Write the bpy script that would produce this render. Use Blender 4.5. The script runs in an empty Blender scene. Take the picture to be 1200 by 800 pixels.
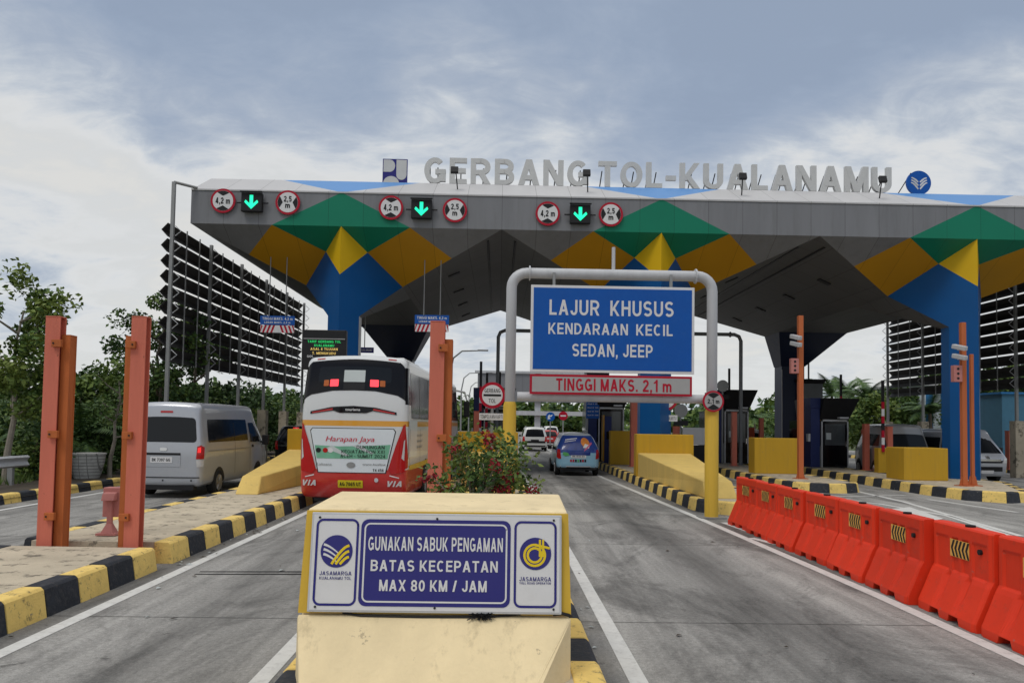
import bpy, bmesh, math, random
from mathutils import Vector, Matrix
R = math.radians
rnd = random.Random(7)
SC = bpy.context.scene
COL = SC.collection

# ------------------------------------------------------------------ camera
CAM_H, FPX = 2.0, 870.0
PITCH, YAW, ROLL, SHY = R(2.5), R(-0.99), R(0.9), 0.0492
cd = bpy.data.cameras.new("camera")
cam = bpy.data.objects.new("camera", cd)
COL.objects.link(cam)
cd.sensor_width = 36
cd.lens = FPX / 1200 * 36
cd.shift_y = SHY
cd.clip_start = 0.1
cd.clip_end = 3000
CM = Matrix.Translation((0, 0, CAM_H)) @ Matrix.Rotation(YAW, 4, 'Z') @ Matrix.Rotation(R(90) + PITCH, 4, 'X') @ Matrix.Rotation(ROLL, 4, 'Z')
cam.matrix_world = CM
SC.camera = cam

# ------------------------------------------------------------------ world: overcast sky
SKYX, SKYY = 2.3, 0.4
SUN_AZ, SUN_EL = R(214), R(56)
w = bpy.data.worlds.new("World")
SC.world = w
w.use_nodes = True
nt = w.node_tree
nt.nodes.clear()
N = nt.nodes.new
L = nt.links.new
out = N('ShaderNodeOutputWorld')
sky = N('ShaderNodeTexSky')
sky.sky_type = 'NISHITA'
sky.sun_disc = False
sky.sun_elevation = SUN_EL
sky.sun_rotation = SUN_AZ
bg1 = N('ShaderNodeBackground')
bg1.inputs[1].default_value = 0.09
L(sky.outputs[0], bg1.inputs[0])
tc = N('ShaderNodeTexCoord')
sep = N('ShaderNodeSeparateXYZ')
L(tc.outputs['Generated'], sep.inputs[0])


def math_node(op, a, b=None, tree=None, clamp=False):
    n = (tree or nt).nodes.new('ShaderNodeMath')
    n.operation = op
    n.use_clamp = clamp
    for i, v in enumerate((a, b)):
        if v is None:
            continue
        if isinstance(v, (int, float)):
            n.inputs[i].default_value = v
        else:
            (tree or nt).links.new(v, n.inputs[i])
    return n.outputs[0]


zc = math_node('MAXIMUM', sep.outputs[2], 0.0)
den = math_node('ADD', zc, 0.30)
cu = math_node('DIVIDE', sep.outputs[0], den)
cv = math_node('DIVIDE', sep.outputs[1], den)
cmb = N('ShaderNodeCombineXYZ')
L(cu, cmb.inputs[0])
L(cv, cmb.inputs[1])
def sky_noise(scale, det, rough, dist, msc, rot, off):
    n_ = N('ShaderNodeTexNoise')
    n_.inputs['Scale'].default_value = scale
    n_.inputs['Detail'].default_value = det
    n_.inputs['Roughness'].default_value = rough
    n_.inputs['Distortion'].default_value = dist
    m_ = N('ShaderNodeMapping')
    m_.inputs['Scale'].default_value = msc
    m_.inputs['Rotation'].default_value = (0, 0, rot)
    m_.inputs['Location'].default_value = off
    L(cmb.outputs[0], m_.inputs['Vector'])
    L(m_.outputs[0], n_.inputs['Vector'])
    return math_node('SUBTRACT', n_.outputs[0], 0.5)


nA = sky_noise(1.9, 5, .5, .35, (1, .8, 1), .2, (SKYX, SKYY, 0))
nB = sky_noise(5.0, 8, .60, .7, (.75, 1.05, 1), .45, (1, 2, 0))
nC = sky_noise(15, 6, .66, .9, (.6, 1.1, 1), .5, (4, 1, 0))
e0 = math_node('ADD', math_node('MULTIPLY', math_node('SUBTRACT', zc, .335), 3.4), math_node('MULTIPLY', sep.outputs[0], .22))
e1 = math_node('ADD', math_node('MULTIPLY', nA, 1.45), math_node('MULTIPLY', nB, .80))
e2 = math_node('ADD', e1, math_node('MULTIPLY', nC, .30))
e0 = math_node('MAXIMUM', e0, -.30)
e3 = math_node('ADD', math_node('ADD', e0, e2), .5, clamp=True)
ramp = N('ShaderNodeValToRGB')
cr = ramp.color_ramp
cr.interpolation = 'B_SPLINE'
SKY = [(0.0, (.76, .75, .72)), (0.16, (.66, .68, .69)), (0.30, (.79, .79, .78)), (0.46, (.57, .62, .68)), (0.62, (.41, .47, .57)), (0.82, (.33, .405, .53)), (1.0, (.30, .37, .49))]
while len(cr.elements) < len(SKY):
    cr.elements.new(0.5)
for el, (p, c) in zip(cr.elements, SKY):
    el.position = p
    el.color = (*c, 1)
L(e3, ramp.inputs[0])
zen = N('ShaderNodeMapRange')
zen.inputs[1].default_value = .52
zen.inputs[2].default_value = .80
zen.interpolation_type = 'SMOOTHSTEP'
L(zc, zen.inputs[0])
zmix = N('ShaderNodeMix')
zmix.data_type = 'RGBA'
L(zen.outputs[0], zmix.inputs['Factor'])
L(ramp.outputs[0], zmix.inputs['A'])
zmix.inputs['B'].default_value = (1.12, 1.10, 1.06, 1)
bg2 = N('ShaderNodeBackground')
bg2.inputs[1].default_value = 1.0
L(zmix.outputs['Result'], bg2.inputs[0])
mx = N('ShaderNodeMixShader')
mx.inputs[0].default_value = 0.93
L(bg1.outputs[0], mx.inputs[1])
L(bg2.outputs[0], mx.inputs[2])
L(mx.outputs[0], out.inputs[0])

sd = bpy.data.lights.new("sun", 'SUN')
sd.energy = 0.9
sd.angle = R(18)
sd.color = (1, .96, .9)
so = bpy.data.objects.new("sun", sd)
COL.objects.link(so)
dv = Vector((math.sin(SUN_AZ) * math.cos(SUN_EL), math.cos(SUN_AZ) * math.cos(SUN_EL), math.sin(SUN_EL)))
so.rotation_euler = dv.to_track_quat('Z', 'Y').to_euler()
so.location = dv * 60

vs = SC.view_settings
SC.display_settings.display_device = 'sRGB'
vs.view_transform = 'Standard'
vs.look = 'None'
vs.exposure = 0.0
vs.gamma = 1.0
vs.use_curve_mapping = False


# ------------------------------------------------------------------ photo pixel -> world helpers (used to survey the place)
def ray(x, y):
    u = (x - 600) / FPX
    v = (400 - y) / FPX + SHY * 1200 / FPX
    return (CM.to_3x3() @ Vector((u, v, -1))).normalized()


def G(x, y, z=0.0):
    d = ray(x, y)
    t = (z - CAM_H) / d.z
    return Vector((d.x * t, d.y * t, z))


def P(x, y, Y):
    d = ray(x, y)
    t = Y / d.y
    return Vector((d.x * t, Y, CAM_H + d.z * t))


# ------------------------------------------------------------------ materials
MATS = {}


def M(key, color=None, rough=0.6, metal=0.0, var=0.12, scale=3.0, dirt=0.0, dirtcol=(.07, .06, .05), bump=0.0, bscale=30, emit=0.0,
      coat=0.0, spec=None, joints=None, streak=False, dlo=.50, dhi=.72, orand=0.0, chips=0.0, chipcol=(.2, .19, .17), cscale=8):
    if key in MATS:
        return MATS[key]
    m = bpy.data.materials.new(key)
    m.use_nodes = True
    t = m.node_tree
    b = t.nodes['Principled BSDF']
    b.inputs['Roughness'].default_value = rough
    b.inputs['Metallic'].default_value = metal
    b.inputs['Specular IOR Level'].default_value = .25 if spec is None else spec
    if coat:
        b.inputs['Coat Weight'].default_value = coat
        b.inputs['Coat Roughness'].default_value = 0.08
    tcn = t.nodes.new('ShaderNodeTexCoord')
    vec = tcn.outputs['Object']
    if streak:
        mpn = t.nodes.new('ShaderNodeMapping')
        mpn.inputs['Scale'].default_value = (1, 1, 0.12)
        t.links.new(vec, mpn.inputs[0])
        vec = mpn.outputs[0]
    nz = t.nodes.new('ShaderNodeTexNoise')
    nz.inputs['Scale'].default_value = scale
    nz.inputs['Detail'].default_value = 6
    nz.inputs['Roughness'].default_value = 0.65
    t.links.new(vec, nz.inputs['Vector'])
    mr = t.nodes.new('ShaderNodeMapRange')
    mr.inputs['From Min'].default_value = 0.25
    mr.inputs['From Max'].default_value = 0.75
    mr.inputs['To Min'].default_value = 1 - var
    mr.inputs['To Max'].default_value = 1 + var
    t.links.new(nz.outputs[0], mr.inputs[0])
    mul = t.nodes.new('ShaderNodeMix')
    mul.data_type = 'RGBA'
    mul.blend_type = 'MULTIPLY'
    mul.inputs['Factor'].default_value = 1
    mul.inputs['A'].default_value = (*color, 1)
    if orand:
        oi = t.nodes.new('ShaderNodeObjectInfo')
        orr = t.nodes.new('ShaderNodeMapRange')
        orr.inputs['To Min'].default_value = 1 - orand
        orr.inputs['To Max'].default_value = 1 + orand
        t.links.new(oi.outputs['Random'], orr.inputs[0])
        t.links.new(math_node('MULTIPLY', orr.outputs[0], mr.outputs[0], t), mul.inputs['B'])
    else:
        t.links.new(mr.outputs[0], mul.inputs['B'])
    col = mul.outputs['Result']
    if dirt:
        nd = t.nodes.new('ShaderNodeTexNoise')
        nd.inputs['Scale'].default_value = scale * 2.3
        nd.inputs['Detail'].default_value = 9
        nd.inputs['Roughness'].default_value = 0.72
        t.links.new(vec, nd.inputs['Vector'])
        md = t.nodes.new('ShaderNodeMapRange')
        md.inputs['From Min'].default_value = dlo
        md.inputs['From Max'].default_value = dhi
        md.inputs['To Max'].default_value = dirt
        t.links.new(nd.outputs[0], md.inputs[0])
        mxd = t.nodes.new('ShaderNodeMix')
        mxd.data_type = 'RGBA'
        mxd.inputs['B'].default_value = (*dirtcol, 1)
        t.links.new(md.outputs[0], mxd.inputs['Factor'])
        t.links.new(col, mxd.inputs['A'])
        col = mxd.outputs['Result']
    if chips:
        nc = t.nodes.new('ShaderNodeTexNoise')
        nc.inputs['Scale'].default_value = cscale
        nc.inputs['Detail'].default_value = 9
        nc.inputs['Roughness'].default_value = 0.7
        mc = t.nodes.new('ShaderNodeMapping')
        mc.inputs['Location'].default_value = (3.1, 7.7, 1.3)
        t.links.new(tcn.outputs['Object'], mc.inputs[0])
        t.links.new(mc.outputs[0], nc.inputs['Vector'])
        mq = t.nodes.new('ShaderNodeMapRange')
        mq.inputs['From Min'].default_value = 0.655
        mq.inputs['From Max'].default_value = 0.675
        mq.inputs['To Max'].default_value = chips
        t.links.new(nc.outputs[0], mq.inputs[0])
        mxc = t.nodes.new('ShaderNodeMix')
        mxc.data_type = 'RGBA'
        mxc.inputs['B'].default_value = (*chipcol, 1)
        t.links.new(mq.outputs[0], mxc.inputs['Factor'])
        t.links.new(col, mxc.inputs['A'])
        col = mxc.outputs['Result']
    if joints:
        br = t.nodes.new('ShaderNodeTexBrick')
        br.offset = 0.0
        br.inputs['Color1'].default_value = (1, 1, 1, 1)
        br.inputs['Color2'].default_value = (.93, .93, .93, 1)
        br.inputs['Mortar'].default_value = (.45, .45, .45, 1)
        br.inputs['Scale'].default_value = 1
        br.inputs['Mortar Size'].default_value = joints[2]
        br.inputs['Brick Width'].default_value = joints[0]
        br.inputs['Row Height'].default_value = joints[1]
        sx = t.nodes.new('ShaderNodeSeparateXYZ')
        cx = t.nodes.new('ShaderNodeCombineXYZ')
        t.links.new(tcn.outputs['Object'], sx.inputs[0])
        t.links.new(sx.outputs[0], cx.inputs[0])
        t.links.new(sx.outputs[joints[3]], cx.inputs[1])
        t.links.new(cx.outputs[0], br.inputs['Vector'])
        mj = t.nodes.new('ShaderNodeMix')
        mj.data_type = 'RGBA'
        mj.blend_type = 'MULTIPLY'
        mj.inputs['Factor'].default_value = 1
        t.links.new(col, mj.inputs['A'])
        t.links.new(br.outputs[0], mj.inputs['B'])
        col = mj.outputs['Result']
    t.links.new(col, b.inputs['Base Color'])
    rr = t.nodes.new('ShaderNodeMapRange')
    rv = .015 if coat else .12
    rr.inputs['To Min'].default_value = max(0.02, rough - rv)
    rr.inputs['To Max'].default_value = min(1, rough + rv)
    t.links.new(nz.outputs[0], rr.inputs[0])
    t.links.new(rr.outputs[0], b.inputs['Roughness'])
    if bump:
        nb = t.nodes.new('ShaderNodeTexNoise')
        nb.inputs['Scale'].default_value = bscale
        nb.inputs['Detail'].default_value = 5
        t.links.new(tcn.outputs['Object'], nb.inputs['Vector'])
        bp = t.nodes.new('ShaderNodeBump')
        bp.inputs['Strength'].default_value = bump
        bp.inputs['Distance'].default_value = 0.02
        t.links.new(nb.outputs[0], bp.inputs['Height'])
        t.links.new(bp.outputs[0], b.inputs['Normal'])
    if emit:
        b.inputs['Emission Color'].default_value = (*color, 1)
        b.inputs['Emission Strength'].default_value = emit
    MATS[key] = m
    return m


def zpaint(key, stops, rough=0.3, coat=0.5, metal=0.0):
    """car paint whose colour changes with height (livery bands), constant stops in metres"""
    m = bpy.data.materials.new(key)
    m.use_nodes = True
    t = m.node_tree
    b = t.nodes['Principled BSDF']
    b.inputs['Roughness'].default_value = rough
    b.inputs['Coat Weight'].default_value = coat
    b.inputs['Metallic'].default_value = metal
    tcn = t.nodes.new('ShaderNodeTexCoord')
    sx = t.nodes.new('ShaderNodeSeparateXYZ')
    t.links.new(tcn.outputs['Object'], sx.inputs[0])
    dv_ = t.nodes.new('ShaderNodeMath')
    dv_.operation = 'DIVIDE'
    dv_.inputs[1].default_value = 4.0
    t.links.new(sx.outputs[2], dv_.inputs[0])
    rp = t.nodes.new('ShaderNodeValToRGB')
    rp.color_ramp.interpolation = 'CONSTANT'
    while len(rp.color_ramp.elements) < len(stops):
        rp.color_ramp.elements.new(0.5)
    for el, (z, c) in zip(rp.color_ramp.elements, stops):
        el.position = z / 4.0
        el.color = (*c, 1)
    t.links.new(dv_.outputs[0], rp.inputs[0])
    t.links.new(rp.outputs[0], b.inputs['Base Color'])
    MATS[key] = m
    return m


M('cream', (.80, .655, .40), .75, var=.12, scale=2.2, dirt=.75, dirtcol=(.34, .27, .16), bump=.3, bscale=22, dlo=.57, dhi=.78, streak=True, chips=.65, chipcol=(.34, .28, .19), cscale=7)
M('wall_cream', (.70, .50, .155), .75, var=.10, scale=2.2, dirt=.5, dirtcol=(.32, .24, .10), bump=.3, bscale=22, dlo=.57, dhi=.78, streak=True, chips=.7, chipcol=(.26, .21, .13), cscale=5)
M('amber_paint', (.62, .40, .05), .6, var=.10, scale=3, dirt=.25, dirtcol=(.2, .13, .04), streak=True)
M('block_yellow', (.50, .295, .022), .65, var=.10, scale=2.2, dirt=.22, dirtcol=(.25, .18, .06), bump=.1, streak=True, chips=.7, chipcol=(.22, .19, .12), cscale=5)
M('kerb_yellow', (.80, .575, .18), .8, var=.12, scale=5, dirt=.8, dirtcol=(.10, .085, .06), bump=.4, bscale=35, dlo=.555, dhi=.66, chips=.85, chipcol=(.20, .19, .17), cscale=7)
M('kerb_black', (.030, .034, .043), .8, var=.25, scale=6, dirt=.45, dirtcol=(.12, .11, .10), bump=.4, bscale=35, chips=.8, chipcol=(.22, .21, .19), cscale=7)
M('island', (.50, .435, .33), .9, var=.20, scale=1.5, dirt=.85, dirtcol=(.13, .115, .09), bump=.5, bscale=40, dlo=.535, dhi=.61)
M('orange_steel', (.60, .165, .110), .55, var=.14, scale=4, dirt=.22, dirtcol=(.20, .06, .03), streak=True, chips=.8, chipcol=(.13, .05, .03), cscale=9)
M('rust_steel', (.46, .125, .035), .6, var=.18, scale=4, dirt=.3, dirtcol=(.12, .04, .02), streak=True)
M('pole_orange', (.48, .13, .045), .55, var=.14, scale=4, dirt=.2, dirtcol=(.2, .07, .03), streak=True)
M('pink_box', (.50, .20, .18), .6, var=.1, dirt=.2)
M('clad_gray', (.20, .205, .22), .5, var=.10, scale=1.6, dirt=.35, dirtcol=(.12, .12, .12), joints=(1.22, 30, .008, 2), streak=True)
M('clad_light', (.50, .50, .51), .5, var=.05, scale=.5, dirt=.12, dirtcol=(.3, .3, .3), joints=(1.22, 30, .008, 2))
M('clad_green', (.004, .19, .11), .45, var=.06, scale=.7, joints=(1.22, 30, .007, 2))
M('clad_amber', (.50, .245, .006), .45, var=.06, scale=.7, joints=(1.22, 30, .007, 2))
M('clad_yellow', (.72, .45, .012), .45, var=.06, scale=.7)
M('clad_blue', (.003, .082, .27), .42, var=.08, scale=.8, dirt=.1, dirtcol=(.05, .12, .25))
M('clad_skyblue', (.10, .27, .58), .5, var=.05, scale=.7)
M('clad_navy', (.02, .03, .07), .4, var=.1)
M('soffit', (.125, .127, .132), .6, var=.10, scale=.6, dirt=.2, dirtcol=(.1, .1, .1), joints=(1.2, 1.2, .010, 1))
M('steel_light', (.50, .51, .53), .5, .1, var=.10, scale=3, dirt=.2, dirtcol=(.25, .24, .22), streak=True)
M('steel_gray', (.28, .285, .285), .5, .3, var=.10, scale=3)
M('letter', (.55, .55, .54), .4, .15, var=.05)
M('letter_edge', (.30, .30, .30), .4, .4)
M('black', (.015, .015, .017), .5)
M('black_gloss', (.006, .006, .008), .08, var=.02)
M('rubber', (.02, .02, .02), .85, var=.2, scale=9)
M('booth_glass', (.07, .08, .085), .08, var=.25, scale=2.5, spec=.5)
M('glass', (.010, .012, .015), .05, var=.05, spec=.28)
M('slat', (.045, .043, .042), .6, var=.15, scale=2)
M('white', (.78, .78, .77), .45, var=.04, dirt=.1, dirtcol=(.5, .48, .44))
M('sign_white', (.66, .66, .67), .35, var=.04, dirt=.18, dirtcol=(.5, .5, .46))
M('sign_red', (.40, .006, .025), .4, var=.05)
M('sign_blue', (.002, .082, .37), .35, var=.06, scale=2, dirt=.06, dirtcol=(.1, .2, .4))
M('sign_navy', (.014, .012, .165), .22, var=.06, scale=2, coat=.4)
M('sign_yellow', (.75, .55, .02), .4)
M('board_gray', (.36, .36, .355), .5, var=.05)
M('arrow', (.015, .80, .40), .5, emit=1.25, var=0)
M('led_green', (.02, .5, .12), .5, emit=.6, var=0)
M('led_amber', (.6, .42, .12), .5, emit=.6, var=0)
M('led_red', (1.0, .06, .08), .5, emit=1.2, var=0)
M('lens_red', (.42, .010, .012), .15, coat=.6, var=.05)
M('lens_red_lit', (.9, .03, .03), .2, emit=.7, var=0)
M('lens_clear', (.55, .55, .55), .15, coat=.5)
M('silver', (.42, .44, .48), .3, .35, var=.03, coat=.7)
M('car_white', (.62, .63, .63), .3, .1, var=.03, coat=.7)
M('car_black', (.012, .012, .014), .2, var=.03, coat=.8)
M('car_gray', (.26, .265, .27), .3, .3, var=.03, coat=.7)
M('car_red', (.45, .03, .03), .3, var=.03, coat=.7)
M('chrome', (.6, .6, .6), .15, .9)
M('rim', (.38, .38, .39), .3, .8)
M('barrier', (.72, .042, .013), .5, var=.09, scale=3, dirt=.5, dirtcol=(.30, .055, .035), dlo=.56, dhi=.74, orand=.10, chips=.6, chipcol=(.36, .16, .13), cscale=9)
M('chev_yellow', (.78, .43, .10), .4)
M('paint_white', (.62, .62, .60), .7, var=.1, scale=5, dirt=.5, dirtcol=(.28, .27, .26))
M('bark', (.13, .105, .08), .9, var=.3, scale=8, bump=.6)
M('bark_pale', (.26, .23, .19), .9, var=.25, scale=8, bump=.5)
M('leaf_a', (.070, .125, .030), .55, var=.25, scale=2)
M('leaf_b', (.115, .17, .035), .5, var=.25, scale=2)
M('leaf_c', (.042, .085, .028), .6, var=.25, scale=2)
M('leaf_d', (.15, .20, .04), .5, var=.25, scale=2)
M('flower', (.22, .010, .018), .6, var=.3, scale=9)
M('booth_gray', (.16, .17, .18), .4, .2)
M('booth_blue', (.018, .03, .12), .4)
M('container_red', (.42, .075, .03), .6, dirt=.2)
M('stone_white', (.50, .50, .48), .8, var=.15, dirt=.4, bump=.5, joints=(.22, .10, .012, 2))
M('soil', (.075, .062, .048), .95, var=.25, scale=2, bump=.6)
M('paper', (.50, .55, .55), .6, var=.03)
M('plate_yellow', (.62, .50, .02), .4)
M('banner_green', (.17, .42, .28), .4, var=.2, scale=3)
M('script_red', (.55, .02, .05), .4)
M('bus_panel', (.66, .71, .75), .3, var=.03, coat=.5)
M('wrap_navy', (.02, .045, .22), .25, var=.35, scale=4, coat=.5)
M('wrap_sky', (.22, .42, .56), .3, var=.15, scale=5, coat=.5)
M('wrap_orange', (.62, .22, .05), .3, var=.3, scale=8)
M('wrap_pink', (.55, .12, .22), .3)
M('wrap_green', (.10, .38, .12), .3)
M('building_pale', (.62, .69, .73), .7)
M('building_blue', (.03, .17, .40), .6)
M('building_teal', (.06, .17, .26), .6)
zpaint('bus_paint', [(0, (.50, .025, .022)), (.93, (.60, .62, .63)), (1.90, (.68, .32, .03)), (2.03, (.60, .62, .63))])
zpaint('wrap_paint', [(0, (.02, .02, .025)), (.34, (.26, .48, .62)), (.92, (.02, .06, .26)), (1.58, (.42, .46, .5))])


def road_mat():
    m = bpy.data.materials.new('road_concrete')
    m.use_nodes = True
    t = m.node_tree
    b = t.nodes['Principled BSDF']
    nn, ln = t.nodes.new, t.links.new
    tcn = nn('ShaderNodeTexCoord')
    sx = nn('ShaderNodeSeparateXYZ')
    ln(tcn.outputs['Object'], sx.inputs[0])

    def noise(sc, det, rough=.6, mapsc=None, dist=0):
        n = nn('ShaderNodeTexNoise')
        n.inputs['Scale'].default_value = sc
        n.inputs['Detail'].default_value = det
        n.inputs['Roughness'].default_value = rough
        n.inputs['Distortion'].default_value = dist
        v = tcn.outputs['Object']
        if mapsc:
            mm = nn('ShaderNodeMapping')
            mm.inputs['Scale'].default_value = mapsc
            ln(v, mm.inputs[0])
            v = mm.outputs[0]
        ln(v, n.inputs['Vector'])
        return n.outputs[0]

    def mrange(v, a, b_, c, d):
        n = nn('ShaderNodeMapRange')
        for i, q in zip((1, 2, 3, 4), (a, b_, c, d)):
            n.inputs[i].default_value = q
        ln(v, n.inputs[0])
        return n.outputs[0]
    big = mrange(noise(.35, 5), .3, .7, .84, 1.14)
    fine = mrange(noise(22, 6, .8), .3, .7, .66, 1.34)
    vfine = mrange(noise(90, 3, .7), .3, .7, .74, 1.26)
    streaks = mrange(noise(1.0, 6, .65, (2.0, .10, 1), .4), .38, .66, 1.10, .58)
    stain = mrange(noise(.8, 9, .74, (1, .45, 1), 1.0), .48, .64, 1.0, .46)
    spots = mrange(noise(3.2, 6, .7), .64, .68, 1.0, .48)
    v = math_node('MULTIPLY', big, fine, t)
    v = math_node('MULTIPLY', v, vfine, t)
    v = math_node('MULTIPLY', v, streaks, t)
    v = math_node('MULTIPLY', v, stain, t)
    v = math_node('MULTIPLY', v, spots, t)
    # drip/rubber band in the middle of each lane (real oil staining along the wheel paths)
    for xc, wd, dp in ((2.95, 1.0, .50), (-2.95, .95, .30), (-8.8, .8, .25), (8.0, 1.2, .18), (-4.36, .42, .50), (-1.52, .35, .40), (.86, .38, .40), (4.70, .40, .35), (-6.85, .40, .35)):
        d = math_node('SUBTRACT', sx.outputs[0], xc, t)
        wob = math_node('MULTIPLY', math_node('SUBTRACT', noise(.5, 4, .6, (1, .3, 1)), .5, t), 1.6 if wd > .5 else .5, t)
        d = math_node('ABSOLUTE', math_node('ADD', d, wob, t), None, t)
        k = mrange(d, 0, wd, 1 - dp, 1.0)
        v = math_node('MULTIPLY', v, k, t)
    # transverse joints every 5 m, with a slightly ragged sealed edge
    yj = math_node('ADD', sx.outputs[1], -7.68 + 50, t)
    yj = math_node('ADD', yj, math_node('MULTIPLY', noise(5, 3), .03, t), t)
    fr = math_node('ABSOLUTE', math_node('SUBTRACT', math_node('FRACT', math_node('DIVIDE', yj, 5.0, t), None, t), .5, t), None, t)
    jt = mrange(fr, .4955, .4985, 1.0, .38)
    v = math_node('MULTIPLY', v, jt, t)
    # hairline cracks
    vo = nn('ShaderNodeTexVoronoi')
    vo.feature = 'DISTANCE_TO_EDGE'
    vo.inputs['Scale'].default_value = .22
    mm = nn('ShaderNodeMapping')
    ln(tcn.outputs['Object'], mm.inputs[0])
    dn = nn('ShaderNodeTexNoise')
    dn.inputs['Scale'].default_value = 1.4
    dn.inputs['Detail'].default_value = 6
    ln(tcn.outputs['Object'], dn.inputs['Vector'])
    ad = nn('ShaderNodeVectorMath')
    ad.operation = 'ADD'
    ln(mm.outputs[0], ad.inputs[0])
    ln(dn.outputs['Color'], ad.inputs[1])
    ln(ad.outputs[0], vo.inputs['Vector'])
    v = math_node('MULTIPLY', v, mrange(vo.outputs['Distance'], 0, .0016, .80, 1), t)
    mul = nn('ShaderNodeMix')
    mul.data_type = 'RGBA'
    mul.blend_type = 'MULTIPLY'
    mul.inputs['Factor'].default_value = 1
    mul.inputs['A'].default_value = (.325, .318, .302, 1)
    ln(v, mul.inputs['B'])
    ln(mul.outputs['Result'], b.inputs['Base Color'])
    b.inputs['Roughness'].default_value = .85
    bp = nn('ShaderNodeBump')
    bp.inputs['Strength'].default_value = .35
    bp.inputs['Distance'].default_value = .01
    ln(fine, bp.inputs['Height'])
    ln(bp.outputs[0], b.inputs['Normal'])
    MATS['road'] = m


road_mat()


def ground_mat():
    m = bpy.data.materials.new('ground_grass')
    m.use_nodes = True
    t = m.node_tree
    b = t.nodes['Principled BSDF']
    tcn = t.nodes.new('ShaderNodeTexCoord')
    nz = t.nodes.new('ShaderNodeTexNoise')
    nz.inputs['Scale'].default_value = .35
    nz.inputs['Detail'].default_value = 9
    nz.inputs['Roughness'].default_value = .7
    t.links.new(tcn.outputs['Object'], nz.inputs['Vector'])
    rp = t.nodes.new('ShaderNodeValToRGB')
    rp.color_ramp.elements[0].position = .38
    rp.color_ramp.elements[0].color = (.04, .06, .018, 1)
    rp.color_ramp.elements[1].position = .62
    rp.color_ramp.elements[1].color = (.085, .10, .035, 1)
    t.links.new(nz.outputs[0], rp.inputs[0])
    t.links.new(rp.outputs[0], b.inputs['Base Color'])
    b.inputs['Roughness'].default_value = .95
    MATS['ground'] = m


ground_mat()


# ------------------------------------------------------------------ object helpers
def thing(name, label, cat, loc=(0, 0, 0), rotz=0.0, group=None):
    o = bpy.data.objects.new(name, None)
    o.empty_display_size = 0.2
    COL.objects.link(o)
    o.location = loc
    o.rotation_euler = (0, 0, rotz)
    o['label'] = label
    o['category'] = cat
    if group:
        o['group'] = group
    return o


def tag(o, label, cat, group=None, kind=None):
    o['label'] = label
    o['category'] = cat
    if group:
        o['group'] = group
    if kind:
        o['kind'] = kind
    return o


def dup(root, loc, rotz, label, group=None):
    r = root.copy()
    COL.objects.link(r)
    r.location = loc
    r.rotation_euler = (0, 0, rotz)
    r['label'] = label
    if group:
        r['group'] = group
    for ch in list(root.children):
        c = ch.copy()
        COL.objects.link(c)
        c.parent = r
        for g in list(ch.children):
            d = g.copy()
            COL.objects.link(d)
            d.parent = c
    return r


def link_mesh(name, me, mats, parent=None, smooth=False, bevel=0.0, kind=None):
    for m in (mats if isinstance(mats, (list, tuple)) else [mats]):
        me.materials.append(MATS[m])
    if smooth:
        for p in me.polygons:
            p.use_smooth = True
    o = bpy.data.objects.new(name, me)
    COL.objects.link(o)
    if parent is not None:
        o.parent = parent
    if bevel:
        b = o.modifiers.new('bevel', 'BEVEL')
        b.width = bevel
        b.segments = 2
        b.limit_method = 'ANGLE'
        b.angle_limit = R(40)
    if kind:
        o['kind'] = kind
    return o


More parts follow.
